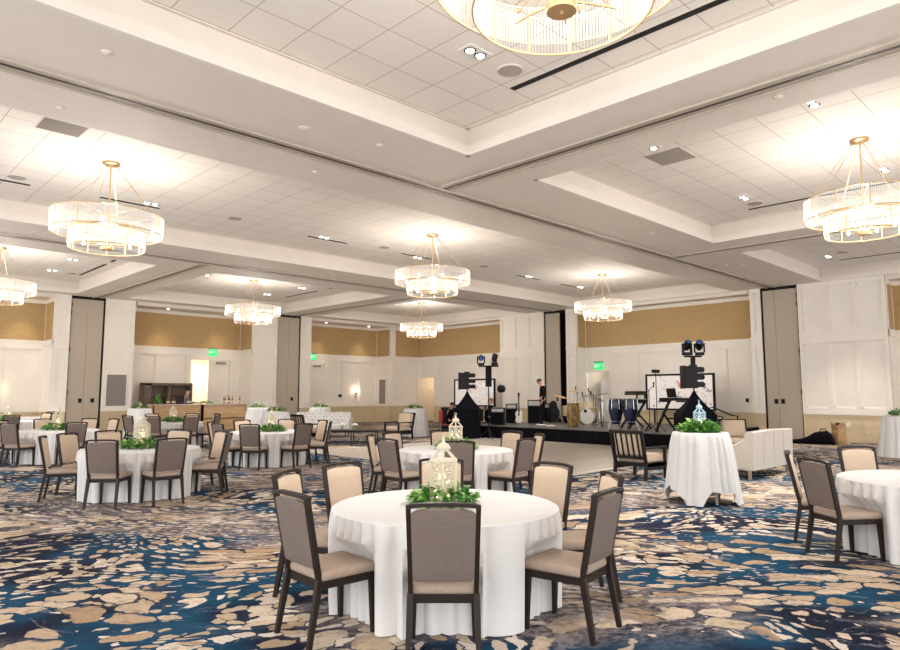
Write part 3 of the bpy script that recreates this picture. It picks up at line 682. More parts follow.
SEATS = {
 'A': [(225.5, 'back squarely to the viewer, closest of all, at'), (177, 'angled back to the viewer, legs fully seen, bar side of'), (124, 'seen behind the angled bar-side chair at'), (91.5, 'cream front, between lantern and bar-side chairs of'), (48, 'cream front behind the lantern of'),
       (359, 'cream front, turned to the viewer, settee side of'), (322, 'half hidden behind the settee-side chair at'), (280.5, 'angled back and beige seat, settee side of')],
 'B': [(226.5, 'taupe back, directly behind the near lantern, at'), (178.5, 'taupe back, bar side, at'), (133.5, 'thin edge view, bar-side end of'), (97.5, 'cream front, beyond the edge-on chair of'), (55.5, 'half hidden behind the lantern of'),
       (0, 'cream front nearest the stage at'), (324, 'edge-on, settee side of'), (273, 'angled taupe back, settee side of')],
 'C': [(228, 'taupe back, first of two front chairs of'), (267, 'taupe back, second of two front chairs of'), (159, 'side view, back at the picture-edge end of'), (126, 'cream front at the picture-edge end of'), (93, 'cream front just behind the wreath of'),
       (43.5, 'cream front beyond the wreath, bar side of'), (1.5, 'tilted cream front, room side of'), (322.5, 'turned side view, room side of')],
 'D': [(213, 'taupe back at the picture edge, at'), (271.5, 'taupe back beside the wreath of'), (10, 'cream front at the room side of'), (44, 'cream front before the partition doors at'), (88.5, 'cream front behind the wreath of'), (133.5, 'cream front at the picture edge of'), (178, 'at the outer end of')],
 'E': [(225, 'first taupe back before the bar at'), (270, 'second taupe back before the bar at'), (94.5, 'cream front seen over the first taupe back of'), (42, 'cream front seen over the second taupe back of'), (150, 'cream front, column side of'), (187, 'edge-on, column side of'), (0, 'cream edge, room side of'), (315, 'taupe side view, room side of')],
 'F': [(222, 'taupe back, bar side, at'), (270, 'taupe back, sofa side, at'), (318, 'edge-on, coffee table side of'), (357, 'cream front, coffee table side of'), (45, 'cream front behind the wreath, sofa side of'), (91.5, 'cream front behind the wreath, bar side of'), (141, 'hidden low at the bar end of'), (184, 'dark side view at the bar end of')],
 'G': [(105, 'cream seat side view, stage side of'), (144, 'angled taupe back, whole, at'), (45, 'cream front behind the cloth of')],
 'I': [(262.5, 'taupe back beside the lantern of'), (27, 'cream front before the tan wainscot at'), (222, 'nearest the picture edge at')],
 'J': [(292, 'dark back beside the lantern greenery of')]}
first = make_chair(); used = False
jr = random.Random(3)
for k, lst in SEATS.items():
    cx, cy = TABLES[k]
    for a, ph in lst:
        rr = 1.02 + jr.uniform(-.015, .02); x, y = cx + rr * math.cos(R(a)), cy + rr * math.sin(R(a)); rz = R(a + 90 + jr.uniform(-2.5, 2.5))
        lb = 'chair, ' + ph + ' ' + TN[k]
        if not used: used = True; first.location = (x, y, 0); first.rotation_euler = (0, 0, rz); first['label'] = lb
        else: dup(first, (x, y, 0), rz, lb)

# ------------------------------------------------------------------ table linen
def cloth(Rt, h, folds, amp, flare, seed, hem=None, n=216, rows=12, dents=()):
    q = random.Random(seed); ph = [q.uniform(0, 6.28) for _ in range(5)]
    def fold(a):
        a2 = a + .10 * math.sin(3 * a + ph[0]) + .06 * math.sin(7 * a + ph[1])
        v = math.sin(folds * a2 + ph[2]); v = 2 * abs(math.sin(folds * .5 * a2 + ph[2])) ** .85 - 1
        return v * (.66 + .34 * math.sin(5 * a + ph[3]) * math.sin(3 * a + ph[4]))
    m = MB(); rings = []
    for r in (.3, .7, .93): rings.append([(Rt * r * math.cos(2 * PI * i / n), Rt * r * math.sin(2 * PI * i / n), h) for i in range(n)])
    rings.append([(Rt * .985 * math.cos(2 * PI * i / n), Rt * .985 * math.sin(2 * PI * i / n), h - .001) for i in range(n)])
    for j in range(rows + 1):
        t = j / rows; ring = []
        for i in range(n):
            a = 2 * PI * i / n; f = fold(a)
            hz = hem(a) if hem else .006
            drop = (h - hz) * t
            r = Rt + .006 + flare * (drop / h) ** 1.1 + amp * f * min(1, (drop / h) * 5) ** .7
            z = h - .012 - drop + .012 * t
            for da in dents:
                dl = abs((a - da + PI) % (2 * PI) - PI)
                if dl < .30:
                    k = min(1, max(0, (.56 - z) / .09)) * min(1, (.30 - dl) / .04); lim = .768 / max(.9, math.cos(dl)) - .012
                    r = r * (1 - k) + min(r, lim - .012 + amp * .75 * f) * k
            ring.append((r * math.cos(a), r * math.sin(a), max(.006, z)))
        rings.append(ring)
    m.loft(rings, cap=False); 
    c = m._v(Vector((0, 0, h)))
    m.bm.verts.ensure_lookup_table(); fr = [m.bm.verts[i] for i in range(n)]
    for i in range(n): m.bm.faces.new((fr[i], fr[(i + 1) % n], c))
    return m
big = None; CL = {}
for i, (k, (x, y)) in enumerate(TABLES.items()):
    o = cloth(.862, TH, 35, .046, -.015, 11 + i, n=420, rows=16, dents=[R(a) - .7 * i for a, _ in SEATS[k]]).build('round_tablecloth', M_linen, sm=True)
    for p in o.data.polygons: p.use_smooth = True
    tag(o, 'white floor-length cloth draped over ' + TN[k], 'tablecloth', 'white cloths on the round tables', (x, y, 0), .7 * i)
COCK = {'C1': (9.1, 25.6), 'C2': (12.7, 23.5), 'C3': (10.59, 18.45), 'C4': (14.75, 22.35), 'C5': (16.25, 18.43), 'C7': (19.6, 4.07)}
CN = {'C1': 'the high table beside the back bar column', 'C2': 'the high table right of the bar', 'C3': 'the second high table, nearer than the one by the bar', 'C4': 'the high table behind the tufted sofa', 'C5': 'the high table beside the far cream armchair', 'C7': 'the high table cut by the picture edge near the wainscot'}
for i, (k, (x, y)) in enumerate(COCK.items()):
    o = cloth(.385, 1.0, 17, .036, .13, 40 + i, n=150).build('high_tablecloth', M_linen)
    for p in o.data.polygons: p.use_smooth = True
    tag(o, 'white floor-length cloth over ' + CN[k], 'tablecloth', 'white cloths on the high tables', (x, y, 0))
TC6 = (9.5, 4.47)
t = thing('high_table', 'grey metal legs of the high table under the pointed white cloth by the settee', 'table', (*TC6, 0), R(20))
MB().lathe([(.375, .96), (.375, .985)], n=32).build('tabletop', M_metal, t)
for k in range(4):
    a = PI / 4 + k * PI / 2; MB().bar((.22 * math.cos(a), .22 * math.sin(a), .96), (.30 * math.cos(a), .30 * math.sin(a), 0), .035, .035).build('leg', M_metal, t)
m = MB(); q = [(.285 * math.cos(PI / 4 + k * PI / 2), .285 * math.sin(PI / 4 + k * PI / 2), .2) for k in range(4)]
for k in range(4): m.bar(q[k], q[(k + 1) % 4], .025)
m.build('stretcher', M_metal, t)
def hem6(a):
    a = a + R(33); s_ = 1.17 / max(abs(math.cos(a)), abs(math.sin(a))) - .39
    return max(.012, 1.0 - s_ + .03 * math.sin(9 * a))
o = cloth(.385, 1.0, 21, .045, .13, 77, hem=hem6, n=300).build('high_tablecloth', M_linen)
for p in o.data.polygons: p.use_smooth = True
tag(o, 'white cloth with pointed hanging corners on the high table before the settee', 'tablecloth', 'white cloths on the high tables', (*TC6, 0), 0)

# ------------------------------------------------------------------ centrepieces
def foliage(n, rad, size, seed, rin=.06, hmax=.10):
    q = random.Random(seed); m = MB()
    for i in range(n):
        a = q.uniform(0, 2 * PI); r = rin + (rad - rin) * q.random() ** .7; z = .012 + hmax * q.random() * (1.15 - r / rad)
        p = Vector((r * math.cos(a), r * math.sin(a), z)); L = size * q.uniform(.7, 1.35); W = L * .42
        b = a + q.uniform(-1.2, 1.2); tilt = q.uniform(-.35, .9)
        d = Vector((math.cos(b) * math.cos(tilt), math.sin(b) * math.cos(tilt), math.sin(tilt))); s_ = d.cross(Vector((q.uniform(-.4, .4), q.uniform(-.4, .4), 1))).normalized(); u = s_.cross(d)
        pts = [p, p + d * L * .35 + s_ * W * .5 + u * .1 * W, p + d * L * .7 + s_ * W * .42 + u * .1 * W, p + d * L - u * .15 * L, p + d * L * .7 - s_ * W * .42 + u * .1 * W, p + d * L * .35 - s_ * W * .5 + u * .1 * W]
        for v in pts: v.z = max(v.z, .004)
        mid = [p + d * L * .35, p + d * L * .7]
        vs = [m._v(v) for v in pts]; ms = [m._v(Vector((v.x, v.y, max(v.z, .003)))) for v in mid]
        m.bm.faces.new((vs[0], vs[1], ms[0])); m.bm.faces.new((vs[1], vs[2], ms[1], ms[0])); m.bm.faces.new((vs[2], vs[3], ms[1]))
        m.bm.faces.new((vs[0], ms[0], vs[5])); m.bm.faces.new((vs[5], ms[0], ms[1], vs[4])); m.bm.faces.new((vs[4], ms[1], vs[3]))
    return m
def make_wreath(n, rad, size, seed, bl=14, hm=.11):
    t = thing('greenery_wreath', '', 'greenery', group='greenery rings round the lanterns')
    foliage(n, rad, size, seed, .07, hm).build('leaves', M_leaf, t, rec=False)
    foliage(n // 3, rad * 1.03, size * 1.1, seed + 1, .08, hm * 1.25).build('leaves', M_leaf2, t, rec=False)['label'] = 'lighter green leaves'
    q = random.Random(seed + 2); 
    for i in range(4):
        a = i * PI / 2 + q.uniform(-.5, .5); r = rad * .72; f = MB()
        for k in range(6):
            b = k * PI / 3; c = Vector((r * math.cos(a), r * math.sin(a), hm * .8)); d = Vector((math.cos(b), math.sin(b), .5)) * .026; s_ = Vector((-math.sin(b), math.cos(b), 0)) * .013
            f.quad(c, c + d * .6 + s_, c + d, c + d * .6 - s_)
        f.build('blossom', M_blossom, t, rec=False)
    return t
def make_lantern(h=.40, w=.085, mm=None, detail=True):
    mm = mm or M_lant
    t = thing('lantern', '', 'lantern', group='white filigree lanterns')
    hb = h * .66; A = [PI / 6 + k * PI / 3 for k in range(6)]; P = [(w * math.cos(a), w * math.sin(a)) for a in A]
    MB().poly([(x * 1.08, y * 1.08) for x, y in P], 0, .015).build('base', mm, t)
    m = MB(); m.loft([[(x * 1.1, y * 1.1, hb) for x, y in P], [(x * 1.1, y * 1.1, hb + .012) for x, y in P]])
    for k in range(6):
        a, b = Vector((*P[k], 0)), Vector((*P[(k + 1) % 6], 0)); d = b - a; L = d.length; ux = d.normalized()
        m.bar(a + Vector((0, 0, .01)), a + Vector((0, 0, hb)), .011)
        cx = (a + b) / 2
        n_c = 4; hh = (hb - .02) / n_c
        for j in range(n_c):   # interlocking circles and leaf arcs
            c = cx + Vector((0, 0, .012 + hh * (j + .5)))
            rr = min(L / 2, hh / 2) * 1.12; pts = [c + ux * rr * math.cos(u) + Vector((0, 0, 1)) * rr * math.sin(u) for u in (2 * PI * q / 14 for q in range(14))]
            m.tube(pts, .0035, 4, True)
            for s in (-1, 1):
                m.bar(c + ux * s * L * .46 + Vector((0, 0, -hh / 2)), c + Vector((0, 0, 0)), .0055); m.bar(c + ux * s * L * .46 + Vector((0, 0, hh / 2)), c, .0055)
    m.build('filigree_panel', mm, t)
    m = MB(); top = hb + h * .15
    for k in range(6): m.bar((P[k][0] * 1.08, P[k][1] * 1.08, hb), (P[k][0] * .38, P[k][1] * .38, top), .012)
    m.poly([(x * .45, y * .45) for x, y in P], top, top + .012)
    m.build('roof_frame', mm, t)
    MB().lathe([(w * .5, top + .01), (w * .55, top + .02), (w * .35, top + .045), (w * .12, top + .055), (w * .10, top + .075), (w * .02, top + .09)], n=16).build('cap', mm, t, True)
    MB().tube([(.014 * math.cos(u), 0, top + .098 + .014 * math.sin(u)) for u in (2 * PI * q / 12 for q in range(12))], .0025, 5, True).build('ring_handle', mm, t)
    q = random.Random(5); m = MB()
    for i in range(26): m.ball((q.uniform(-.045, .045), q.uniform(-.045, .045), q.uniform(.02, hb * .85)), .0042, 6)
    m.build('fairy_lights', M_fairy, t); MB().lathe([(.028, .015), (.028, .09), (.005, .1)], n=12).build('candle', M_blossom, t, True)
    return t
w0 = make_wreath(330, .25, .075, 21, hm=.15); l0 = make_lantern(.40, .088)
first_c = True
LANT = {'A': 1.24, 'B': 1.25, 'C': 1.3, 'D': 1.25, 'E': 1.2, 'F': 1.2, 'G': 1.0, 'I': 1.2}
for k in LANT:
    if k == 'G': continue
    x, y = TABLES[k]; x += {'A': -.02}.get(k, 0)
    a = (w0, l0) if first_c else (dup(w0), dup(l0)); first_c = False
    a[0].location = (x, y, TH + .002); a[1].location = (x, y, TH + .003); s_ = LANT[k]; a[1].scale = (s_,) * 3; a[0].scale = (1.15, 1.15, 1.15) if k != 'A' else (1, 1, 1)
    a[0].rotation_euler = (0, 0, x); a[1].rotation_euler = (0, 0, x * .3 + .2)
    a[0]['label'] = 'ring of green leaves and pale blossoms on ' + TN[k]; a[1]['label'] = 'white filigree lantern with fairy lights on ' + TN[k]
wf = make_wreath(110, .24, .10, 61, hm=.17); fl = True
for k, (x, y) in list(COCK.items()):
    a = wf if fl else dup(wf); fl = False
    a.location = (x, y, 1.002); a['label'] = 'green leaf arrangement on ' + CN[k]; a['group'] = 'greenery on the high tables'
    if k != 'C7':
        b = dup(l0, (x + .0, y, 1.003), .5, 'small white lantern on ' + CN[k], 'small lanterns on the high tables'); b.scale = (.68, .68, .62)
w6 = make_wreath(360, .24, .11, 91, hm=.17); w6.location = (*TC6, 1.002); w6['label'] = 'lush fern and leaf ring on the pointed white cloth before the settee'
lb6 = make_lantern(.36, .075, M_lantb); lb6.scale = (1.15,) * 3; lb6.location = (TC6[0], TC6[1], 1.003); lb6['label'] = 'pale blue lantern among ferns on the high table before the settee'
f = thing('white_flower', 'white flower tucked before the pale blue lantern on the high table', 'flower', (TC6[0] - .13, TC6[1] - .13, 1.18))
for k in range(9):
    b = k * 2 * PI / 9; m = MB(); d = Vector((math.cos(b), math.sin(b), .45)) * .05; s_ = Vector((-math.sin(b), math.cos(b), 0)) * .022
    m.quad((0, 0, 0), d * .6 + s_, d, d * .6 - s_); m.build('petal', M_linen, f, rec=False)
MB().ball((0, 0, .01), .016, 8).build('flower_centre', M_blossom, f, True)
MB().tube([(0, 0, 0), (.01, .01, -.06), (.02, .02, -.17)], .004, 5).build('stem', M_leaf, f)

# ------------------------------------------------------------------ lounge furniture
M_af = mat('dark_armchair_frame', (.010, .009, .010), .45, vary=.1, spec=.25)
def make_armchair():
    t = thing('lounge_armchair', '', 'armchair', group='slat-backed lounge armchairs')
    m = MB(); m.box(-.34, .34, -.32, .36, .24, .30); m.box(-.34, -.30, -.32, .36, .18, .30); m.box(.30, .34, -.32, .36, .18, .30); m.build('seat_frame', M_af, t)
    for s in (-1, 1):
        MB().bar((s * .32, .34, .0), (s * .32, .34, .56), .05).build('leg', M_af, t)
        MB().bar((s * .32, -.34, .0), (s * .32, -.31, .30), .05).build('leg', M_af, t)
        MB().box(s * .32 - .04, s * .32 + .04, -.36, .38, .555, .59, bev=.01).build('armrest', M_af, t)
    m = MB()
    for s in (-1, 1): m.bar((s * .32, -.30, .28), (s * .32, -.44, .86), .05)
    m.bar((-.345, -.44, .86), (.345, -.44, .86), .05, .06); m.bar((-.32, -.335, .40), (.32, -.335, .40), .03, .05)
    m.build('back_frame', M_af, t)
    for k in range(5):
        x = -.22 + k * .11; MB().bar((x, -.335, .40), (x, -.437, .84), .036, .02).build('slat', M_af, t)
    MB().box(-.285, .285, -.27, .35, .30, .45, bev=.045, seg=3).build('seat_cushion', M_cream, t, True)
    b = MB(); Mx = Matrix.Translation((0, -.29, .44)) @ Matrix.Rotation(R(13), 4, 'X')
    b.box(-.285, .285, -.055, .10, 0, .43, M=Mx, bev=.045, seg=3); b.build('back_cushion', M_cream, t, True)
    return t
ac = make_armchair(); ac.location = (11.30, 6.50, 0); ac.rotation_euler = (0, 0, R(-92)); ac['label'] = 'dark slat-backed armchair seen from behind, between the wood floor and draped high table'
dup(ac, (17.1, 7.1, 0), R(125), 'cream armchair facing the room behind the draped high table, beside the settee')
dup(ac, (14.75, 17.55, 0), R(95), 'cream armchair in profile between the coffee table and far high table')
dup(ac, (11.75, 18.6, 0), R(-80), 'dark slat-backed armchair from behind, before the tufted sofa')
# settee
t = thing('settee', 'cream upholstered settee seen from behind, beside the draped high table', 'sofa', (13.4, 4.9, 0), 0)
W2 = 1.0
m = MB(); m.box(-W2, W2, .0, .78, .18, .40, bev=.03); m.build('seat_base', M_settee, t, True)
MB().box(-W2 + .11, W2 - .11, .16, .80, .40, .50, bev=.04, seg=3).build('seat_cushion', M_settee, t, True)
m = MB(); n = 16; rings = []
for i in range(n + 1):
    x = -W2 + 2 * W2 * i / n; u = abs(x) / W2; zt = .88 - .02 * u; rings.append([(x, -.035, .17), (x, .16, .17), (x, .10, zt - .02), (x, .07, zt), (x, -.03, zt), (x, -.05, zt - .02)])
m.loft(rings); m.build('backrest', M_settee, t, True)
for s in (-1, 1):   # swooping arm
    m = MB(); rings = []
    for i in range(13):
        y = .0 + .78 * i / 12; v = i / 12; zt = .56 + .30 * (1 - v) ** 3.2 if v < .9 else .55
        x0, x1 = s * (W2 - .11), s * (W2 + .005); rings.append([(x0, y, .2), (x1, y, .2), (x1, y, zt - .02), ((x0 + x1) / 2, y, zt + .01), (x0, y, zt - .02)])
    m.loft(rings); m.build('armrest', M_settee, t, True)
    for y in (.06, .72): MB().bar((s * (W2 - .07), y, 0), (s * (W2 - .07), y, .2), .045, .045, w1=.06, h1=.06).build('leg', mat('settee_leg', (.34, .26, .18), .5), t)
m = MB()
for k in range(3):
    x = -W2 + 2 * W2 * (k + 1) / 4; m.bar((x, -.037, .22), (x, -.050, .85), .004, .004)
m.build('seam', mat('settee_seam', (.40, .36, .30), .9), t)
# tufted sofa
t = thing('tufted_sofa', 'white button-tufted sofa standing before the tan wainscot', 'sofa', (13.76, 20.72, 0), R(135.6))
MB().box(-1.0, 1.0, -.35, .42, .16, .42, bev=.05, seg=3).build('seat_base', M_tuft, t, True)
m = MB(); nx, nz = 56, 14; P = []
for j in range(nz + 1):
    row = []
    for i in range(nx + 1):
        x = -1.0 + 2.0 * i / nx; z = .40 + .46 * j / nz; u = x / .155; v = (z - .40) / .12
        dz = abs(math.sin(PI * (u / 2 + v / 2))) * abs(math.sin(PI * (u / 2 - v / 2)))
        row.append((x, -.30 + .028 * dz ** .5 - .10 * (z - .4), z))
    P.append(row)
for j in range(nz):
    for i in range(nx): m.quad(P[j][i], P[j][i + 1], P[j + 1][i + 1], P[j + 1][i])
m.box(-1.0, 1.0, -.44, -.325, .36, .86); m.build('backrest', M_tuft, t, weld=True)
q = MB()
for j in range(4):
    for i in range(13):
        x = -1.0 + .155 * (i + (.5 if j % 2 else 0)) + .07; z = .46 + .115 * j
        if abs(x) < .97: q.ball((x, -.290 - .1 * (z - .4), z), .022, 6)
q.build('button', mat('tuft_button_shade', (.25, .24, .24), .5), t)  # dark tone stands in for shade in the tufting dimples
for s in (-1, 1):
    MB().box(s * 1.0 - .07, s * 1.0 + .07, -.42, .40, .16, .66, bev=.05, seg=3).build('armrest', M_tuft, t, True)
    for y in (-.32, .36): MB().bar((s * .92, y, 0), (s * .92, y, .17), .04).build('leg', M_black, t)
# coffee table with flowers
t = thing('coffee_table', 'low dark coffee table with open frame, holding two white flower vases', 'table', (12.25, 16.6, 0), R(-44.4))
MB().box(-.85, .65, -.3, .3, .42, .45).build('tabletop', M_af, t)
m = MB(); m.box(-.85, .65, -.3, -.27, .385, .42); m.box(-.85, .65, .27, .3, .385, .42); m.box(-.85, .65, -.3, -.27, .06, .09); m.box(-.85, .65, .27, .3, .06, .09); m.box(-.85, -.82, -.3, .3, .06, .09); m.box(.62, .65, -.3, .3, .06, .09); m.build('frame', M_af, t)
for x in (-.835, -.1, .635):
    for y in (-.285, .285): MB().bar((x, y, 0), (x, y, .42), .03).build('leg', M_af, t)
MT = Matrix.Translation((12.25, 16.6, 0)) @ Matrix.Rotation(R(-44.4), 4, 'Z')
for i, (x, lb) in enumerate(((-.42, 'small vase of white roses on the coffee table, nearer the tufted sofa arm'), (-.02, 'small vase of white roses at the middle of the coffee table'))):
    p = MT @ Vector((x, 0, .452)); t = thing('flower_vase', lb, 'vase', p, 0, 'white rose vases on the coffee table')
    MB().lathe([(.035, 0), (.045, .03), (.03, .09), (.035, .11)], n=14).build('vase', mat('green_glass_vase', (.25, .32, .15), .15), t, True)
    for k in range(5):
        a = k * 2 * PI / 5; MB().ball((.05 * math.cos(a), .05 * math.sin(a), .15 + .02 * (k % 2)), .04, 8).build('rose', M_drumw, t, True)
    foliage(24, .10, .05, 30 + i, .03, .12).build('leaves', M_leaf2, t, rec=False).location = (0, 0, .09)

# ------------------------------------------------------------------ bar
for i, (x0, x1, lb) in enumerate(((9.95, 11.87, 'oak bar counter unit nearer the grey wall panel, bottles on top'), (11.93, 13.85, 'oak bar counter unit before the service door, bottles on top'))):
    t = thing('bar_counter', lb, 'bar counter', ((x0 + x1) / 2, 26.6, 0)); hx = (x1 - x0) / 2
    m = MB(); m.box(-hx, hx, 0, .05, .04, 1.08); m.box(-hx, -hx + .04, 0, .6, .04, 1.08); m.box(hx - .04, hx, 0, .6, .04, 1.08); m.box(-hx, hx, .0, .6, .5, .54); m.build('front_panel', M_oak, t)
    MB().box(-hx + .02, hx - .02, .02, .58, 0, .04).build('plinth', M_black, t); MB().box(-hx - .01, hx + .01, -.04, .62, 1.08, 1.115, bev=.008).build('worktop', M_stone, t)
MB().box(11.872, 11.928, 26.62, 26.66, 0.0, 1.08).build('gap_shade_strip', M_black); tag(bpy.data.objects['gap_shade_strip'], 'black strip standing for shade in the gap between the two oak bar counters', 'shade strip')  # black strip painted in as the shade of the gap
t = thing('back_cabinet', 'dark open shelving cabinet standing behind the bar', 'cabinet', (11.2, 28.55, 0))
m = MB(); m.box(-1.0, -.72, -.25, .3, 0, 1.96); m.box(.93, 1.0, -.25, .3, 0, 1.96); m.box(-.02, .06, -.25, .3, 0, 1.96); m.box(-1.0, 1.0, -.25, .3, 1.88, 1.98); m.box(-1.0, 1.0, .26, .3, 0, 1.9); m.build('carcass', wood_mat('mid_cabinet_wood', (.12, .075, .05), (.18, .12, .08)), t)
for z in (.5, 1.0, 1.42): MB().box(-.72, .93, -.22, .26, z, z + .035).build('shelf', M_walnut, t)
def make_bottle():
    t = thing('bottle', '', 'bottle', group='bottles on the bar')
    MB().lathe([(.032, 0), (.036, .01), (.036, .17), (.014, .22), (.013, .28), (.016, .30)], n=12).build('glass', M_glass_b, t, True)
    MB().lathe([(.0375, .05), (.0375, .13)], n=12).build('label', M_label, t, True); MB().lathe([(.015, .295), (.015, .315)], n=8).build('cap', M_black, t)
    return t
bt = make_bottle(); bf = True
BT = [(10.62, 'nearest the cabinet side, first of four'), (10.72, 'second of four near the cabinet side'), (10.83, 'third of four near the cabinet side'), (10.94, 'last of four near the cabinet side'), (11.45, 'before the bartender'), (11.58, 'just past the bartender\'s first bottle'),
      (12.98, 'first of the cluster before the service door'), (13.08, 'second of the cluster before the service door'), (13.18, 'tallest of the cluster before the service door'), (13.28, 'fourth of the cluster before the service door'), (13.36, 'last of the cluster before the service door'), (13.74, 'alone at the end of the bar')]
for i, (x, lb) in enumerate(BT):
    o = bt if bf else dup(bt); bf = False; o.location = (x, 26.95 + .08 * (i % 2), 1.116); o['label'] = 'bottle on the bar, ' + lb
    if 'tallest' in lb: o.scale = (1, 1, 1.2)
a = dup(wf, (12.15, 26.85, 1.117), 0, 'low leafy arrangement in the middle of the bar', 'greenery on the bar'); a.scale = (1.1, .9, .8)
a = dup(wf, (10.2, 26.85, 1.117), 0, 'upright white flowers and leaves at the column end of the bar', 'greenery on the bar'); a.scale = (.45, .45, 2.4)

# ------------------------------------------------------------------ people
def skin(name, chains, mm, parent, sub=2):
    vs, es, rs = [], [], []; idx = {}
    for ch_ in chains:
        prev = None
        for p, r in ch_:
            key = tuple(round(c, 4) for c in p)
            if key not in idx: idx[key] = len(vs); vs.append(p); rs.append(r)
            i = idx[key]
            if prev is not None and prev != i: es.append((prev, i))
            prev = i
    me = bpy.data.meshes.new(name); me.from_pydata(vs, es, []); o = bpy.data.objects.new(name, me); COL.objects.link(o); o.parent = parent; me.materials.append(mm)
    md = o.modifiers.new('skin', 'SKIN'); md.use_smooth_shade = True
    for i, d in enumerate(me.skin_vertices[0].data): d.radius = (rs[i], rs[i]) if not isinstance(rs[i], tuple) else rs[i]; d.use_root = (i == 0)
    s_ = o.modifiers.new('sub', 'SUBSURF'); s_.levels = sub; s_.render_levels = sub
    return o
def hand(dirv, p, side):
    """five short finger chains rooted in the palm"""
    d = Vector(dirv).normalized(); u = Vector((0, 0, 1)) if abs(d.z) < .8 else Vector((0, 1, 0)); s_ = d.cross(u).normalized(); out = []; p = Vector(p)
    for k in range(4):
        a = p + d * .05 + s_ * (.012 * (k - 1.5) * 1.6); L = (.07, .08, .075, .06)[k]
        out.append([(tuple(p), .018), (tuple(a), .010), (tuple(a + d * L * .5 + u * -.008), .009), (tuple(a + d * L * .9 - u * .02), .007)])
    out.append([(tuple(p), .018), (tuple(p + s_ * side * .03 + d * .03), .010), (tuple(p + s_ * side * .045 + d * .065), .008)])
    return out
def person(label, loc, rz, J, top, bottom, hair=None, scale=1, bottomless=False):
    """J: joint dict, local front +Y"""
    t = thing('person', label, 'person', loc, rz); t.scale = (scale,) * 3
    V = lambda k: J[k]; mid = lambda a, b, f=.5: tuple(a[i] + (b[i] - a[i]) * f for i in range(3))
    pel, chest, neck, head = V('pelvis'), V('chest'), V('neck'), V('head')
    waist = mid(pel, chest, .45)
    nh = mid(neck, head, .35)
    body = [[(pel, (.14, .11)), (waist, (.125, .10)), (chest, (.155, .115)), (neck, .062), (nh, .055), (head, (.082, .098)), (mid(neck, head, 1.55), .062)]]
    for s in ('l', 'r'):
        sh, el, wr, hp, kn, an, to = (V(k + s) for k in ('sh', 'el', 'wr', 'hip', 'kn', 'an', 'toe'))
        body.append([(chest, (.155, .115)), (sh, .062), (mid(sh, el), .048), (el, .040), (mid(el, wr), .036), (wr, .026)])
        d = Vector(wr) - Vector(el); hp_ = tuple(Vector(wr) + d.normalized() * .045); body.append([(wr, .026), (hp_, .024)])
        for c in hand(d, hp_, 1 if s == 'l' else -1): body.append([(hp_, .024)] + c[1:])
        body.append([(pel, (.14, .11)), (hp, .092), (mid(hp, kn), .078), (kn, .056), (mid(kn, an, .35), .055), (an, .034), (to, .03)])
    skin('body', body, M_skin, t, 1)
    tp = [[(pel, (.155, .125)), (waist, (.145, .12)), (chest, (.172, .132)), (mid(chest, neck, .75), .085)]]
    for s in ('l', 'r'):
        sh, el, wr = (V(k + s) for k in ('sh', 'el', 'wr')); L = [(chest, (.172, .132)), (sh, .078), (mid(sh, el), .063)]
        if top[1]: L += [(el, .056), (mid(el, wr, .9), .044)]
        else: L += [(mid(sh, el, .8), .060)]
        tp.append(L)
    skin('shirt', tp, top[0], t, 1)
    if not bottomless:
        bp = [[(pel, (.158, .13)), (mid(pel, waist, .5), (.145, .12))]]
        for s in ('l', 'r'):
            hp, kn, an = (V(k + s) for k in ('hip', 'kn', 'an')); bp.append([(pel, (.158, .13)), (hp, .105), (mid(hp, kn), .092), (kn, .072), (mid(kn, an, .5), .066), (mid(kn, an, .93), .056)])
        skin('trousers', bp, bottom, t, 1)
        for s in ('l', 'r'):
            an, to = Vector(V('an' + s)), Vector(V('toe' + s)); skin('shoe', [[(tuple(an), .045), (tuple(an + (to - an) * .5 - Vector((0, 0, .01))), .048), (tuple(to), .042), (tuple(to + (to - an) * .25), .03)]], M_black, t, 1)
    # face and hair
    H = Vector(head); up = (H - Vector(neck)).normalized(); fw = Vector(J.get('face', (0, 1, -.1))).normalized(); fw = (fw - up * fw.dot(up)).normalized(); rt = fw.cross(up)
    C = H + up * .03
    MB().bar(C + fw * .085 + up * .015, C + fw * .115 - up * .022, .018, .018, w1=.028, h1=.02).build('nose', M_skin, t, True)
    for s in (-1, 1):
        MB().ball(C + fw * .083 + rt * s * .032 + up * .018, .011, 8).build('eye', M_black, t, True); MB().ball(C + rt * s * .088, .02, 8, 1.5).build('ear', M_skin, t, True)
    MB().bar(C + fw * .09 - up * .05 - rt * .022, C + fw * .09 - up * .05 + rt * .022, .012, .008).build('mouth', mat('lips', (.40, .14, .11), .5), t)
    m = MB(); 
    rings = []
    for i in range(7):
        th = PI * .56 * i / 6; ring = []
        for k in range(16):
            ph = 2 * PI * k / 16; d = up * math.cos(th) + (rt * math.cos(ph) + fw * math.sin(ph)) * math.sin(th)
            front = max(0, d.dot(fw)); low = i >= 5 and front > .25
            rr = .108 if not low else .08; ring.append(C + up * .012 - fw * .008 + Vector(d) * rr + (up * .035 if low else Vector()))
        rings.append([tuple(p) for p in ring])
    rings[0] = [tuple(C + up * .118 + (rt * math.cos(2 * PI * k / 16) + fw * math.sin(2 * PI * k / 16)) * .004) for k in range(16)]
    m.loft(rings); m.build('hair', hair or M_hair, t, True)
    return t
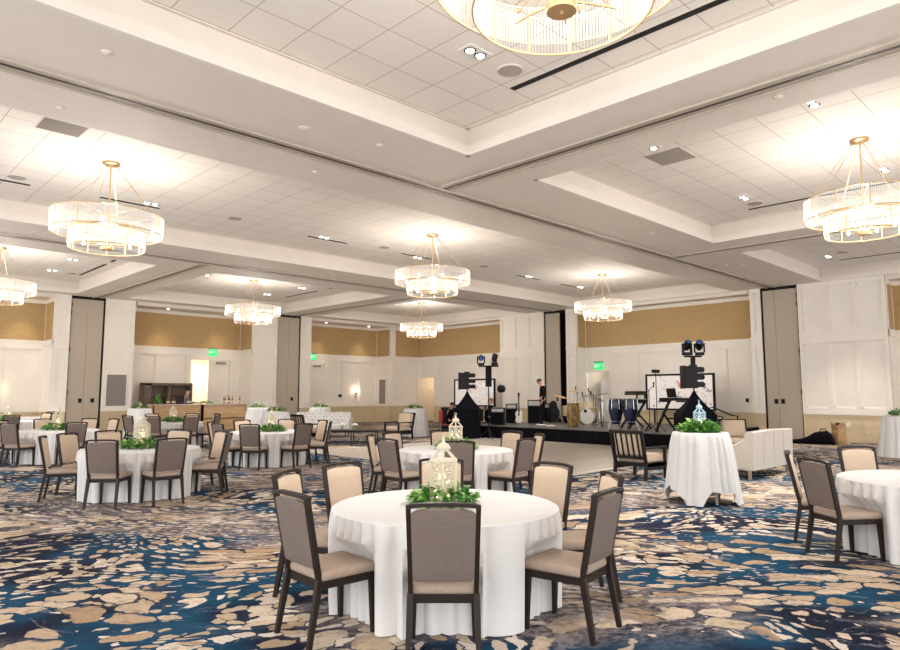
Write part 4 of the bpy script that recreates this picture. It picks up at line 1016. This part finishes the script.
stand = dict(pelvis=(0, 0, .92), chest=(0, .01, 1.26), neck=(0, .02, 1.43), head=(0, .10, 1.54), face=(0, 1, -.7), shl=(-.18, 0, 1.36), shr=(.18, 0, 1.36), ell=(-.23, -.03, 1.08), elr=(.23, -.03, 1.08), wrl=(-.22, .06, .85), wrr=(.22, .05, .85),
             hipl=(-.09, 0, .88), hipr=(.09, 0, .88), knl=(-.10, .03, .48), knr=(.11, -.02, .48), anl=(-.11, -.02, .07), anr=(.13, -.06, .07), toel=(-.13, .12, .035), toer=(.16, .08, .035))
sit = dict(pelvis=(0, 0, .52), chest=(0, .06, .86), neck=(0, .10, 1.03), head=(0, .15, 1.15), face=(0, 1, -.25), shl=(-.18, .06, .97), shr=(.18, .06, .97), ell=(-.24, .12, .72), elr=(.24, .18, .74), wrl=(-.13, .36, .72), wrr=(.14, .40, .80),
           hipl=(-.09, .05, .50), hipr=(.09, .05, .50), knl=(-.14, .46, .50), knr=(.14, .46, .50), anl=(-.14, .44, .08), anr=(.14, .48, .08), toel=(-.15, .60, .035), toer=(.16, .64, .035))
person('person in all-black clothes standing on the stage, head bowed, arms down', (19.95, 15.42, SZ), R(45.6), stand, (M_bcl, True), M_bcl, M_hair, 1.0)
person('person in black short-sleeved shirt seated on the red chair by the black tent', (17.0, 17.45, 0), R(-118), dict(sit), (M_bcl, False), M_bcl, M_hair, .95)
p3 = dict(sit); p3['wrr'] = (.42, .36, .98); p3['elr'] = (.32, .16, .84)
person('person with ginger hair in dark shirt seated at the back of the stage reaching sideways', (19.2, 17.55, 0), R(-110), p3, (M_bcl, False), M_bcl, M_hair2, 1.06)
bar_p = dict(stand); bar_p['ell'] = (-.25, .12, 1.12); bar_p['elr'] = (.25, .12, 1.12); bar_p['wrl'] = (-.12, .34, 1.12); bar_p['wrr'] = (.12, .34, 1.10); bar_p['face'] = (0, 1, -.2); bar_p['head'] = (0, .05, 1.56)
person('person in grey patterned shirt working behind the bar, turned sideways', (11.72, 27.75, 0), R(-115), bar_p, (M_gcl, True), M_bcl, M_hair, 1.04)
def simple_chair(loc, rz, mm, label):
    t = thing('side_chair', label, 'chair', loc, rz)
    MB().box(-.22, .22, -.22, .22, .40, .44, bev=.012).build('seat', mm, t); MB().box(-.22, .22, -.25, -.22, .50, .95, bev=.01).build('backrest', mm, t)
    for sx in (-1, 1):
        MB().bar((sx * .2, .2, 0), (sx * .2, .2, .40), .025).build('leg', M_chrome, t); MB().bar((sx * .2, -.235, 0), (sx * .2, -.235, .52), .025).build('leg', M_chrome, t)
    return t
simple_chair((16.95, 17.47, 0), R(-118), M_red, 'red chair carrying the seated person beside the black tent')
simple_chair((19.15, 17.57, 0), R(-110), M_black, 'black chair carrying the ginger-haired person behind the tent')

# ------------------------------------------------------------------ band equipment
def speaker_tower(x, y, rz, n, where, lights_off=(0, 0)):
    """scrim tent, column of array boxes above it"""
    t = thing('speaker_tent', 'black stretch-fabric pyramid tent over a speaker stand, ' + where, 'speaker stand cover', (x, y, 0), rz)
    m = MB(); prof = [(.0, .46), (.55, .45), (1.00, .44), (1.08, .39), (1.2, .28), (1.36, .16), (1.5, .075), (1.62, .02)]
    rings = []
    for z, r in prof:
        k = .0 if z < 1.1 else .0; rings.append([(r * a, r * b, z) for a, b in ((-1, -1), (0, -.96), (1, -1), (.96, 0), (1, 1), (0, .96), (-1, 1), (-.96, 0))])
    m.loft(rings); m.build('scrim', M_cloth_b, t)
    MB().lathe([(.02, 1.6), (.02, 1.70)], n=10).build('pole', M_black, t)
    a = thing('line_array_speaker', 'black three-box line array speaker over the tent ' + where, 'loudspeaker', (x, y, 1.69), rz)
    for k in range(3):
        z = .39 - .195 * k
        b = MB(); b.box(-.28, .06, -.19, .19, z + .002, z + .192); b.poly([(.06, -.18), (.20, -.14), (.27, 0), (.20, .14), (.06, .18)], z + .03, z + .17); bx = b.build('cabinet', M_gear, a)
        g = MB(); g.loft([[(.20, -.13, z + .05), (.29, 0, z + .06), (.20, .13, z + .05)], [(.20, -.13, z + .15), (.29, 0, z + .14), (.20, .13, z + .15)]]); g.build('grille', M_cloth_b, bx)
    m = MB(); m.box(-.30, -.26, -.20, .20, -.01, .595); m.box(-.1, .1, -.02, .02, .58, .62); m.build('rigging_plate', M_black, a)
    return t
speaker_tower(16.86, 16.35, R(-50), 0, 'at the far end of the stage')
speaker_tower(16.95, 8.1, R(-50), 0, 'behind the draped high table')
def moving_head(loc, rz, tilt, lab):
    t = thing('moving_head_light', lab, 'stage light', loc, rz, 'moving head stage lights')
    MB().box(-.11, .11, -.09, .09, -.08, .0, bev=.01).build('base', M_gear, t)
    for s in (-1, 1): MB().box(s * .12 - .02, s * .12 + .02, -.04, .04, -.01, .24, bev=.008).build('yoke_arm', M_gear, t)
    Mx = Matrix.Translation((0, 0, .18)) @ Matrix.Rotation(tilt, 4, 'X'); m = MB()
    m.loft([[tuple(Mx @ Vector((r * math.cos(2 * PI * k / 16), r * math.sin(2 * PI * k / 16), z))) for k in range(16)] for r, z in ((.06, -.13), (.095, -.06), (.10, .06), (.085, .14))]); h = m.build('head', M_gear, t, True)
    m = MB(); m.loft([[tuple(Mx @ Vector((r * math.cos(2 * PI * k / 14), r * math.sin(2 * PI * k / 14), z))) for k in range(14)] for r, z in ((.07, .138), (.06, .15))]); m.build('lens', mat('blue_lens', (.05, .12, .4), .1), h)
    return t
def truss_post(x, y, z0, z1, lab):
    t = thing('lighting_post', lab, 'light stand', (x, y, 0))
    MB().lathe([(.02, 0), (.02, z0)], n=8).build('pole', M_black, t)
    m = MB(); 
    for a, b in ((-.06, -.06), (.06, -.06), (.06, .06), (-.06, .06)): m.bar((a, b, z0), (a, b, z1), .03)
    k = z0
    while k < z1 - .1: m.bar((-.06, -.06, k), (.06, -.06, k + .12), .015); m.bar((.06, .06, k), (-.06, .06, k + .12), .015); k += .12
    m.bar((-.09, .0, (z0 + z1) / 2), (.09, 0, (z0 + z1) / 2), .10, z1 - z0); m.build('box_truss', M_black, t)
    MB().bar((-.24, .24, z1), (.24, -.24, z1), .05).build('crossbar', M_black, t)
    m = MB()
    for k in range(3): a = k * 2 * PI / 3; m.bar((0, 0, .35), (.4 * math.cos(a), .4 * math.sin(a), .01), .025)
    m.build('tripod_base', M_black, t)
truss_post(16.95, 15.42, 1.78, 2.48, 'black lighting post at the far stage end carrying two moving lights')
moving_head((16.77, 15.60, 2.59), R(-45), R(100), 'moving light on the far post, turned face-on to the room')
moving_head((17.10, 15.27, 2.59), R(20), R(15), 'moving light on the far post, turned edge-on and upright')
t = thing('light_bracket', 'short bracket on top of the near loudspeaker column, holding two lights', 'bracket', (16.95, 8.1, 2.31), R(-45)); MB().box(-.05, .05, -.05, .05, 0, .2).build('post', M_black, t); MB().box(-.22, .22, -.05, .05, .2, .24).build('crossbar', M_black, t)
moving_head((16.85, 8.20, 2.64), R(-30), R(40), 'moving light with blue lens above the near speakers, drummer side')
moving_head((17.08, 7.97, 2.64), R(-60), R(50), 'moving light with blue lens above the near speakers, stair side')

def art_mat(name, c1, c2):
    m = bpy.data.materials.new(name); m.use_nodes = True; nt = m.node_tree; b = nt.nodes['Principled BSDF']
    tc = nt.nodes.new('ShaderNodeTexCoord'); P = tc.outputs['Object']
    f = noise(nt, P, 2.3, 5, .7, 1.4).outputs['Fac']; g = noise(nt, mapping(nt, P, (1, 1, 1), 0, (5, 5, 2)), 1.6, 4, .7, 1.0).outputs['Fac']
    c = mixc(nt, smooth(nt, f, .56, .64), (.70, .66, .63), c1); c = mixc(nt, smooth(nt, g, .60, .66), c, c2)
    nt.links.new(c, b.inputs['Base Color']); nt.links.new(c, b.inputs['Emission Color']); b.inputs['Emission Strength'].default_value = .22; b.inputs['Roughness'].default_value = .3
    return m
def big_screen(y0, y1, z0, z1, lab, mm):
    t = thing('display_screen', lab, 'screen', (23.75, (y0 + y1) / 2, 0)); w2 = (y1 - y0) / 2
    MB().box(-.02, .02, -w2, w2, z0, z1).build('picture_panel', mm, t)
    m = MB(); e = .07
    for q in ((-w2 - e, -w2, z0 - e, z1 + e), (w2, w2 + e, z0 - e, z1 + e), (-w2, w2, z0 - e, z0), (-w2, w2, z1, z1 + e)): m.box(-.05, .03, q[0], q[1], q[2], q[3])
    m.build('frame', M_black, t)
    for s in (-1, 1):
        l = MB(); l.bar((0, s * w2 * .8, z0), (0, s * w2 * .8, .02), .05); l.bar((-.3, s * w2 * .8, .02), (.3, s * w2 * .8, .02), .05, .04); l.build('leg', M_black, t)
big_screen(10.62, 13.22, .98, 2.22, 'large black-framed screen with pale blotchy picture behind the keyboards', art_mat('pale_blotch_art', (.25, .22, .24), (.55, .18, .16)))
big_screen(21.25, 23.85, .98, 2.18, 'large black-framed screen with white and pink blotchy picture at the far end', art_mat('pink_blotch_art', (.85, .86, .92), (.50, .16, .22)))

def stand_pts(m, h, r, n=3, top=.25):
    for k in range(n):
        a = k * 2 * PI / n + .4; m.bar((0, 0, top), (r * math.cos(a), r * math.sin(a), .008), .016)
    m.bar((0, 0, .05), (0, 0, h), .018)
def mic_stand(x, y, h, a, lab, z=SZ):
    t = thing('microphone_stand', lab, 'microphone stand', (x, y, z), a, 'microphone stands on the stage')
    m = MB(); stand_pts(m, h, .25); m.build('tripod', M_black, t); MB().bar((0, -.12, h - .06), (0, .45, h + .12), .014).build('boom', M_black, t)
    MB().lathe([(.012, .0), (.022, .10), (.028, .14), (.012, .17)], (0, .45, h + .06), 10).build('microphone', M_gear, t, True)
mic_stand(19.75, 13.75, 1.15, R(-50), 'microphone stand by the mottled brown barrel drum')
mic_stand(19.7, 12.95, .95, R(30), 'microphone stand between the barrel drum and the bass drum')
mic_stand(18.7, 12.1, .95, R(80), 'microphone stand beside the navy congas')
mic_stand(18.2, 10.1, 1.25, R(-80), 'microphone stand before the wide keyboard')
mic_stand(21.9, 14.5, 1.1, R(100), 'microphone stand beside the standing person')
mic_stand(22.3, 15.2, 1.0, R(160), 'microphone stand at the far amplifiers')
# drum kit
t = thing('drum_kit', 'drum kit with pale shells and bronze cymbals at the back of the stage', 'drum kit', (20.6, 14.0, SZ + .012), R(140))
bd = MB().lathe([(.28, -.22), (.285, -.20), (.285, .20), (.28, .22)], (0, 0, .29), 32, 'y').build('bass_drum', M_drumsh, t, True)
MB().lathe([(.265, .221), (.26, .228)], (0, 0, .29), 32, 'y').build('drum_head', M_drumw, bd); MB().lathe([(.06, .229), (.055, .232)], (.12, 0, .2), 20, 'y').build('port_hole', M_black, bd)
MB().ring((0, 0, 0), .28, .014, 32, 6).build('hoop', M_black, bd).rotation_euler = (PI / 2, 0, 0); bd.children[-1].location = (0, .22, .29)
for x, y, z, r, h in ((-.20, -.02, .60, .14, .2), (.17, -.02, .60, .15, .22), (.55, -.35, .30, .20, .36), (-.50, -.35, .45, .17, .14)):
    d = MB().lathe([(r, 0), (r, h)], (x, y, z), 24).build('tom_drum' if h > .15 else 'snare_drum', M_drumsh, t, True); MB().lathe([(r * .98, h), (r * .96, h + .006)], (x, y, z), 24).build('drum_head', M_drumw, d)
    l = MB()
    if z > .55: l.bar((x, y, z), (0, 0, .56), .02)
    else:
        for k in range(3): a = k * 2 * PI / 3; l.bar((x + .9 * r * math.cos(a), y + .9 * r * math.sin(a), z + .05), (x + 1.15 * r * math.cos(a), y + 1.15 * r * math.sin(a), .005), .016)
    l.build('drum_mount', M_chrome, d)
for x, y, z, r, tl in ((-.60, .10, 1.08, .24, .15), (.45, .05, 1.18, .24, -.15), (-.75, -.35, .80, .17, 0), (.85, -.30, 1.0, .26, -.2)):
    Mx = Matrix.Translation((x, y, z)) @ Matrix.Rotation(tl, 4, 'X') @ Matrix.Rotation(tl, 4, 'Y'); m = MB()
    m.loft([[tuple(Mx @ Vector((q * math.cos(2 * PI * k / 24), q * math.sin(2 * PI * k / 24), h))) for k in range(24)] for q, h in ((r, 0), (r * .6, .012), (.05, .02), (.03, .035), (.002, .036))]); c = m.build('cymbal', M_cymb, t, True)
    l = MB(); l.bar((x, y, z), (x, y, .2), .016)
    for k in range(3): a = k * 2 * PI / 3; l.bar((x, y, .3), (x + .22 * math.cos(a), y + .22 * math.sin(a), .005), .014)
    l.build('cymbal_stand', M_chrome, c)
t = thing('drum_throne', 'round black drum stool behind the drum kit', 'stool', (21.75, 13.0, SZ)); MB().lathe([(.17, .45), (.18, .48), (.17, .53)], n=20).build('seat', M_black, t, True); m = MB(); stand_pts(m, .46, .22); m.build('tripod', M_chrome, t)
# barrel drum
t = thing('barrel_drum', 'mottled brown barrel drum standing at the front of the stage', 'drum', (19.15, 13.5, SZ)); MB().lathe([(.17, 0), (.21, .2), (.235, .45), (.22, .68), (.19, .80)], n=28).build('shell', M_grain, t, True); MB().lathe([(.19, .80), (.185, .81)], n=28).build('drum_head', M_drumw, t)
m = MB(); m.ring((0, 0, .79), .195, .012, 28); m.ring((0, 0, .02), .175, .012, 28); m.build('hoop', M_frame, t)
for i, (x, y, lb) in enumerate(((18.0, 11.12, 'tall navy conga drum, nearer the drum kit'), (18.0, 10.62, 'tall navy conga drum, nearer the keyboards'))):
    t = thing('conga_drum', lb, 'conga drum', (x, y, SZ), i, 'pair of navy congas'); MB().lathe([(.12, .20), (.15, .3), (.21, .55), (.225, .75), (.19, .98)], n=28).build('shell', M_conga, t, True); MB().lathe([(.19, .98), (.185, .99)], n=28).build('drum_head', M_drumw, t)
    m = MB(); m.ring((0, 0, .96), .20, .010, 28); 
    for k in range(6): a = k * PI / 3; m.bar((.205 * math.cos(a), .205 * math.sin(a), .96), (.225 * math.cos(a), .225 * math.sin(a), .66), .012)
    m.build('tuning_hardware', M_chrome, t)
    m = MB(); m.ring((0, 0, .28), .15, .012, 24)
    for k in range(3): a = k * 2 * PI / 3; m.bar((.15 * math.cos(a), .15 * math.sin(a), .28), (.26 * math.cos(a), .26 * math.sin(a), .008), .02)
    m.build('conga_stand', M_chrome, t)
def keys(loc, rz, wid, zs, lab):
    t = thing('keyboard_stand', 'black slanting keyboard stand ' + lab, 'keyboard stand', loc, rz)
    for s in (-1, 1):
        MB().bar((s * .36, .38, .02), (s * .36, -.16, zs[0] - .02), .05, .07).build('leg', M_black, t); MB().bar((s * .36, -.36, .02), (s * .36, .1, zs[0] * .62), .045, .05).build('leg', M_black, t)
        for z in zs: MB().bar((s * .36, -.22, z - .02), (s * .36, .24, z - .02), .04).build('support_arm', M_black, t)
        if len(zs) > 1: MB().bar((s * .36, -.16, zs[0] - .04), (s * .36, -.18, zs[1] - .02), .045).build('leg', M_black, t)
    MB().bar((-.36, .0, .4), (.36, .0, .4), .04).build('crossbar', M_black, t)
    for i, z in enumerate(zs):
        k = thing('keyboard', 'black keyboard on the %s tier of the stand %s' % (('lower', 'upper')[i] if len(zs) > 1 else 'only', lab), 'keyboard', (loc[0], loc[1], loc[2] + z), rz)
        MB().box(-wid / 2, wid / 2, -.17, .17, .002, .085, bev=.012).build('body', M_gear, k); m = MB(); n = int(wid * .9 / .024)
        for q in range(n): x = -wid * .45 + q * .024; m.box(x, x + .021, -.165, -.03, .085, .095)
        m.build('keys', M_drumw, k)
keys((19.5, 11.3, SZ), R(50), 1.1, (.86, 1.12), 'beside the congas')
keys((18.4, 9.42, SZ), R(70), .85, (.92,), 'nearest the black tent')
t = thing('laptop', 'open dark laptop standing on the keyboard nearest the tent', 'laptop', (18.40, 9.38, SZ + 1.02), R(75)); MB().box(-.17, .17, -.12, .12, 0, .018).build('base', M_gear, t); MB().bar((0, .12, .01), (0, .17, .26), .34, .012, up=(0, 1, 0)).build('screen', M_gear, t)
t = thing('stage_light_stand', 'thin black stand with a small tilted lamp between the two keyboards', 'light stand', (18.55, 10.05, SZ)); m = MB(); stand_pts(m, 1.75, .3); m.build('tripod', M_black, t); MB().box(-.16, .16, -.06, .06, 1.75, 1.85, bev=.02).build('lamp_head', M_gear, t)
t = thing('stage_light_stand', 'round black lamp on a thin stand by the far amplifiers', 'light stand', (18.9, 16.55, SZ)); m = MB(); stand_pts(m, 1.22, .3); m.build('tripod', M_metal, t); MB().lathe([(.05, -.14), (.13, -.10), (.15, .06), (.13, .10)], (0, 0, 1.30), 18, 'y').build('lamp_head', M_gear, t, True)
# amplifiers and cases
AM = [(18.2, 16.1, .50, .62, .40, 'square black monitor speaker at the stage end by the tent'), (19.6, 16.65, .42, .74, .36, 'grey-fronted amplifier behind the white guitar'), (20.3, 16.1, .50, .88, .40, 'tallest black amplifier, right behind the white guitar'),
      (21.5, 16.55, .46, .74, .38, 'black amplifier nearer the standing person'), (22.6, 15.9, .5, .5, .4, 'low black amplifier behind the standing person'), (19.9, 9.4, .5, .5, .4, 'black floor monitor beyond the keyboards')]
for x, y, w_, h_, d_, lb in AM:
    t = thing('amplifier', lb, 'amplifier', (x, y, SZ), R(125)); MB().box(-w_ / 2, w_ / 2, -d_ / 2, d_ / 2, .012, h_, bev=.02).build('cabinet', M_gear, t); MB().box(-w_ / 2 + .04, w_ / 2 - .04, d_ / 2 + .0, d_ / 2 + .012, .06, h_ * .72).build('grille', M_cloth_b if h_ > .73 or h_ < .7 else M_grey, t)
    MB().box(-w_ / 2 + .04, w_ / 2 - .04, d_ / 2, d_ / 2 + .012, h_ * .76, h_ - .04).build('control_panel', M_metal, t)
def guitar(loc, rz, lab, mm):
    t = thing('electric_guitar', lab, 'guitar', loc, rz); pr = []
    for k in range(28):
        a = 2 * PI * k / 28; r = .16 + .035 * math.cos(2 * a) - .02 * math.cos(4 * a); pr.append((r * math.sin(a), .26 + r * 1.25 * math.cos(a)))
    m = MB(); m.loft([[(x, -.02, z) for x, z in pr], [(x, .025, z) for x, z in pr]]); m.build('body', mm, t)
    MB().bar((0, .03, .30), (0, .0, 1.02), .05, .02).build('neck', M_frame, t); MB().bar((0, .0, 1.0), (0, -.01, 1.16), .07, .018).build('headstock', M_black, t)
    m = MB(); m.bar((-.12, -.15, 0), (-.12, .08, .1), .015); m.bar((.12, -.15, 0), (.12, .08, .1), .015); m.bar((0, -.22, 0), (0, -.04, .6), .018); m.build('guitar_stand', M_black, t)
guitar((19.25, 16.0, SZ), R(125), 'white electric guitar standing upright before the amplifiers', M_drumw)
guitar((20.8, 16.2, SZ), R(115), 'dark electric guitar on a stand near the amplifiers', M_frame)
t = thing('instrument_case', 'tall black rounded case standing behind the person on the stage', 'instrument case', (21.3, 15.95, SZ), R(125)); m = MB()
m.loft([[(w_ * math.cos(a), .11 * math.sin(a), z) for a in (2 * PI * k / 20 for k in range(20))] for z, w_ in ((0, .2), (.1, .25), (.45, .24), (.62, .16), (.75, .14), (.84, .05))]); m.build('shell', M_gear, t, True); MB().tube([(.0, .11, .4), (0, .15, .43), (0, .15, .5), (0, .11, .53)], .012).build('handle', M_black, t, True)
t = thing('duffel_bag', 'low black bag lying on the stage past the standing person', 'bag', (21.3, 15.3, SZ), R(130)); MB().loft([[(x, r * 1.2 * math.cos(a), .13 + r * math.sin(a)) for a in (2 * PI * k / 14 for k in range(14))] for x, r in ((-.34, .05), (-.3, .11), (0, .13), (.3, .11), (.34, .05))]).build('body', M_cloth_b, t, True); MB().tube([(-.12, .05, .25), (-.08, .04, .32), (.08, .04, .32), (.12, .05, .25)], .012).build('handle', M_black, t, True)
tag(MB().lathe([(.17, 0), (.17, .02), (.15, .025)], n=24).build('round_stage_pad', M_drumw, sm=True), 'flat white round pad on the stage floor at the standing person\'s feet', 'pad', None, (19.2, 14.95, SZ))
tag(MB().lathe([(.17, 0), (.17, .02), (.15, .025)], n=24).build('round_stage_pad', M_drumw, sm=True), 'flat white round pad on the stage floor nearer the barrel drum', 'pad', None, (18.9, 14.3, SZ))
t = thing('road_case', 'black equipment case behind the red chair', 'case', (18.7, 18.9, 0), R(-45)); MB().box(-.5, .5, -.3, .3, .05, 1.0, bev=.015).build('body', M_gear, t); m = MB()
for a in (-.5, .5):
    for b in (-.3, .3): m.bar((a, b, .05), (a, b, 1.0), .03)
m.build('corner_trim', M_metal, t)
for a in (-.4, .4):
    for b in (-.22, .22): MB().lathe([(.03, -.012), (.03, .012)], (a, b, .03), 12, 'x').build('caster', M_black, t)
# stage steps with rail, past the near tent
t = thing('stage_steps', 'black stage steps with tubular handrail beyond the cream armchair', 'steps', (19.1, 8.70, 0), 0)
MB().box(-.5, .5, -.28, .2, 0, .28).build('step', M_stage, t); MB().box(-.5, .5, -.62, -.28, 0, .14).build('step', M_stage, t)
for s in (-.5, .5):
    MB().tube([(s, .22, .0), (s, .22, 1.12), (s, .1, 1.14), (s, -.45, .92), (s, -.62, .90), (s, -.64, .0)], .022, 8).build('handrail', M_black, t, True)
t = thing('guitar_gig_bag', 'black soft guitar bag lying against the wall by the grey partition doors', 'bag', (22.5, 7.0, 0), R(-80))
m = MB(); m.loft([[(x, r * .9 * math.cos(a), .0 + max(0, h * .5 + h * .5 * math.sin(a))) for a in (2 * PI * k / 16 for k in range(16))] for x, r, h in ((-.6, .03, .04), (-.56, .10, .12), (-.3, .13, .16), (-.12, .18, .24), (.05, .24, .36), (.25, .22, .40), (.40, .24, .42), (.52, .18, .32), (.58, .05, .08))]); m.build('body', M_cloth_b, t, True)
MB().tube([(.2, .02, .38), (.22, .02, .46), (.36, .02, .47), (.4, .02, .40)], .014).build('handle', M_black, t, True)
t = thing('paper_bag', 'crumpled brown paper bag on the floor against the tan wainscot', 'bag', (22.85, 6.35, 0), R(30)); q = random.Random(9); m = MB(); rings = []
for z, w_ in ((0, .24), (.12, .27), (.28, .25), (.42, .24), (.52, .22), (.62, .25)):
    rings.append([(w_ * math.copysign(abs(math.cos(a)) ** .6, math.cos(a)) + q.uniform(-.025, .025) + z * .12, w_ * .65 * math.copysign(abs(math.sin(a)) ** .6, math.sin(a)) + q.uniform(-.02, .02), z + (q.uniform(-.05, .07) if z > .5 else 0)) for a in (2 * PI * k / 22 for k in range(22))])
rings.append([(x * .9, y * .9, z - .22) for x, y, z in rings[-1]]); m.loft(rings); m.build('body', M_paperbag, t)
MB().ball((.1, 0, .58), .11, 10, .8).build('crumpled_contents', M_frame, t, True)
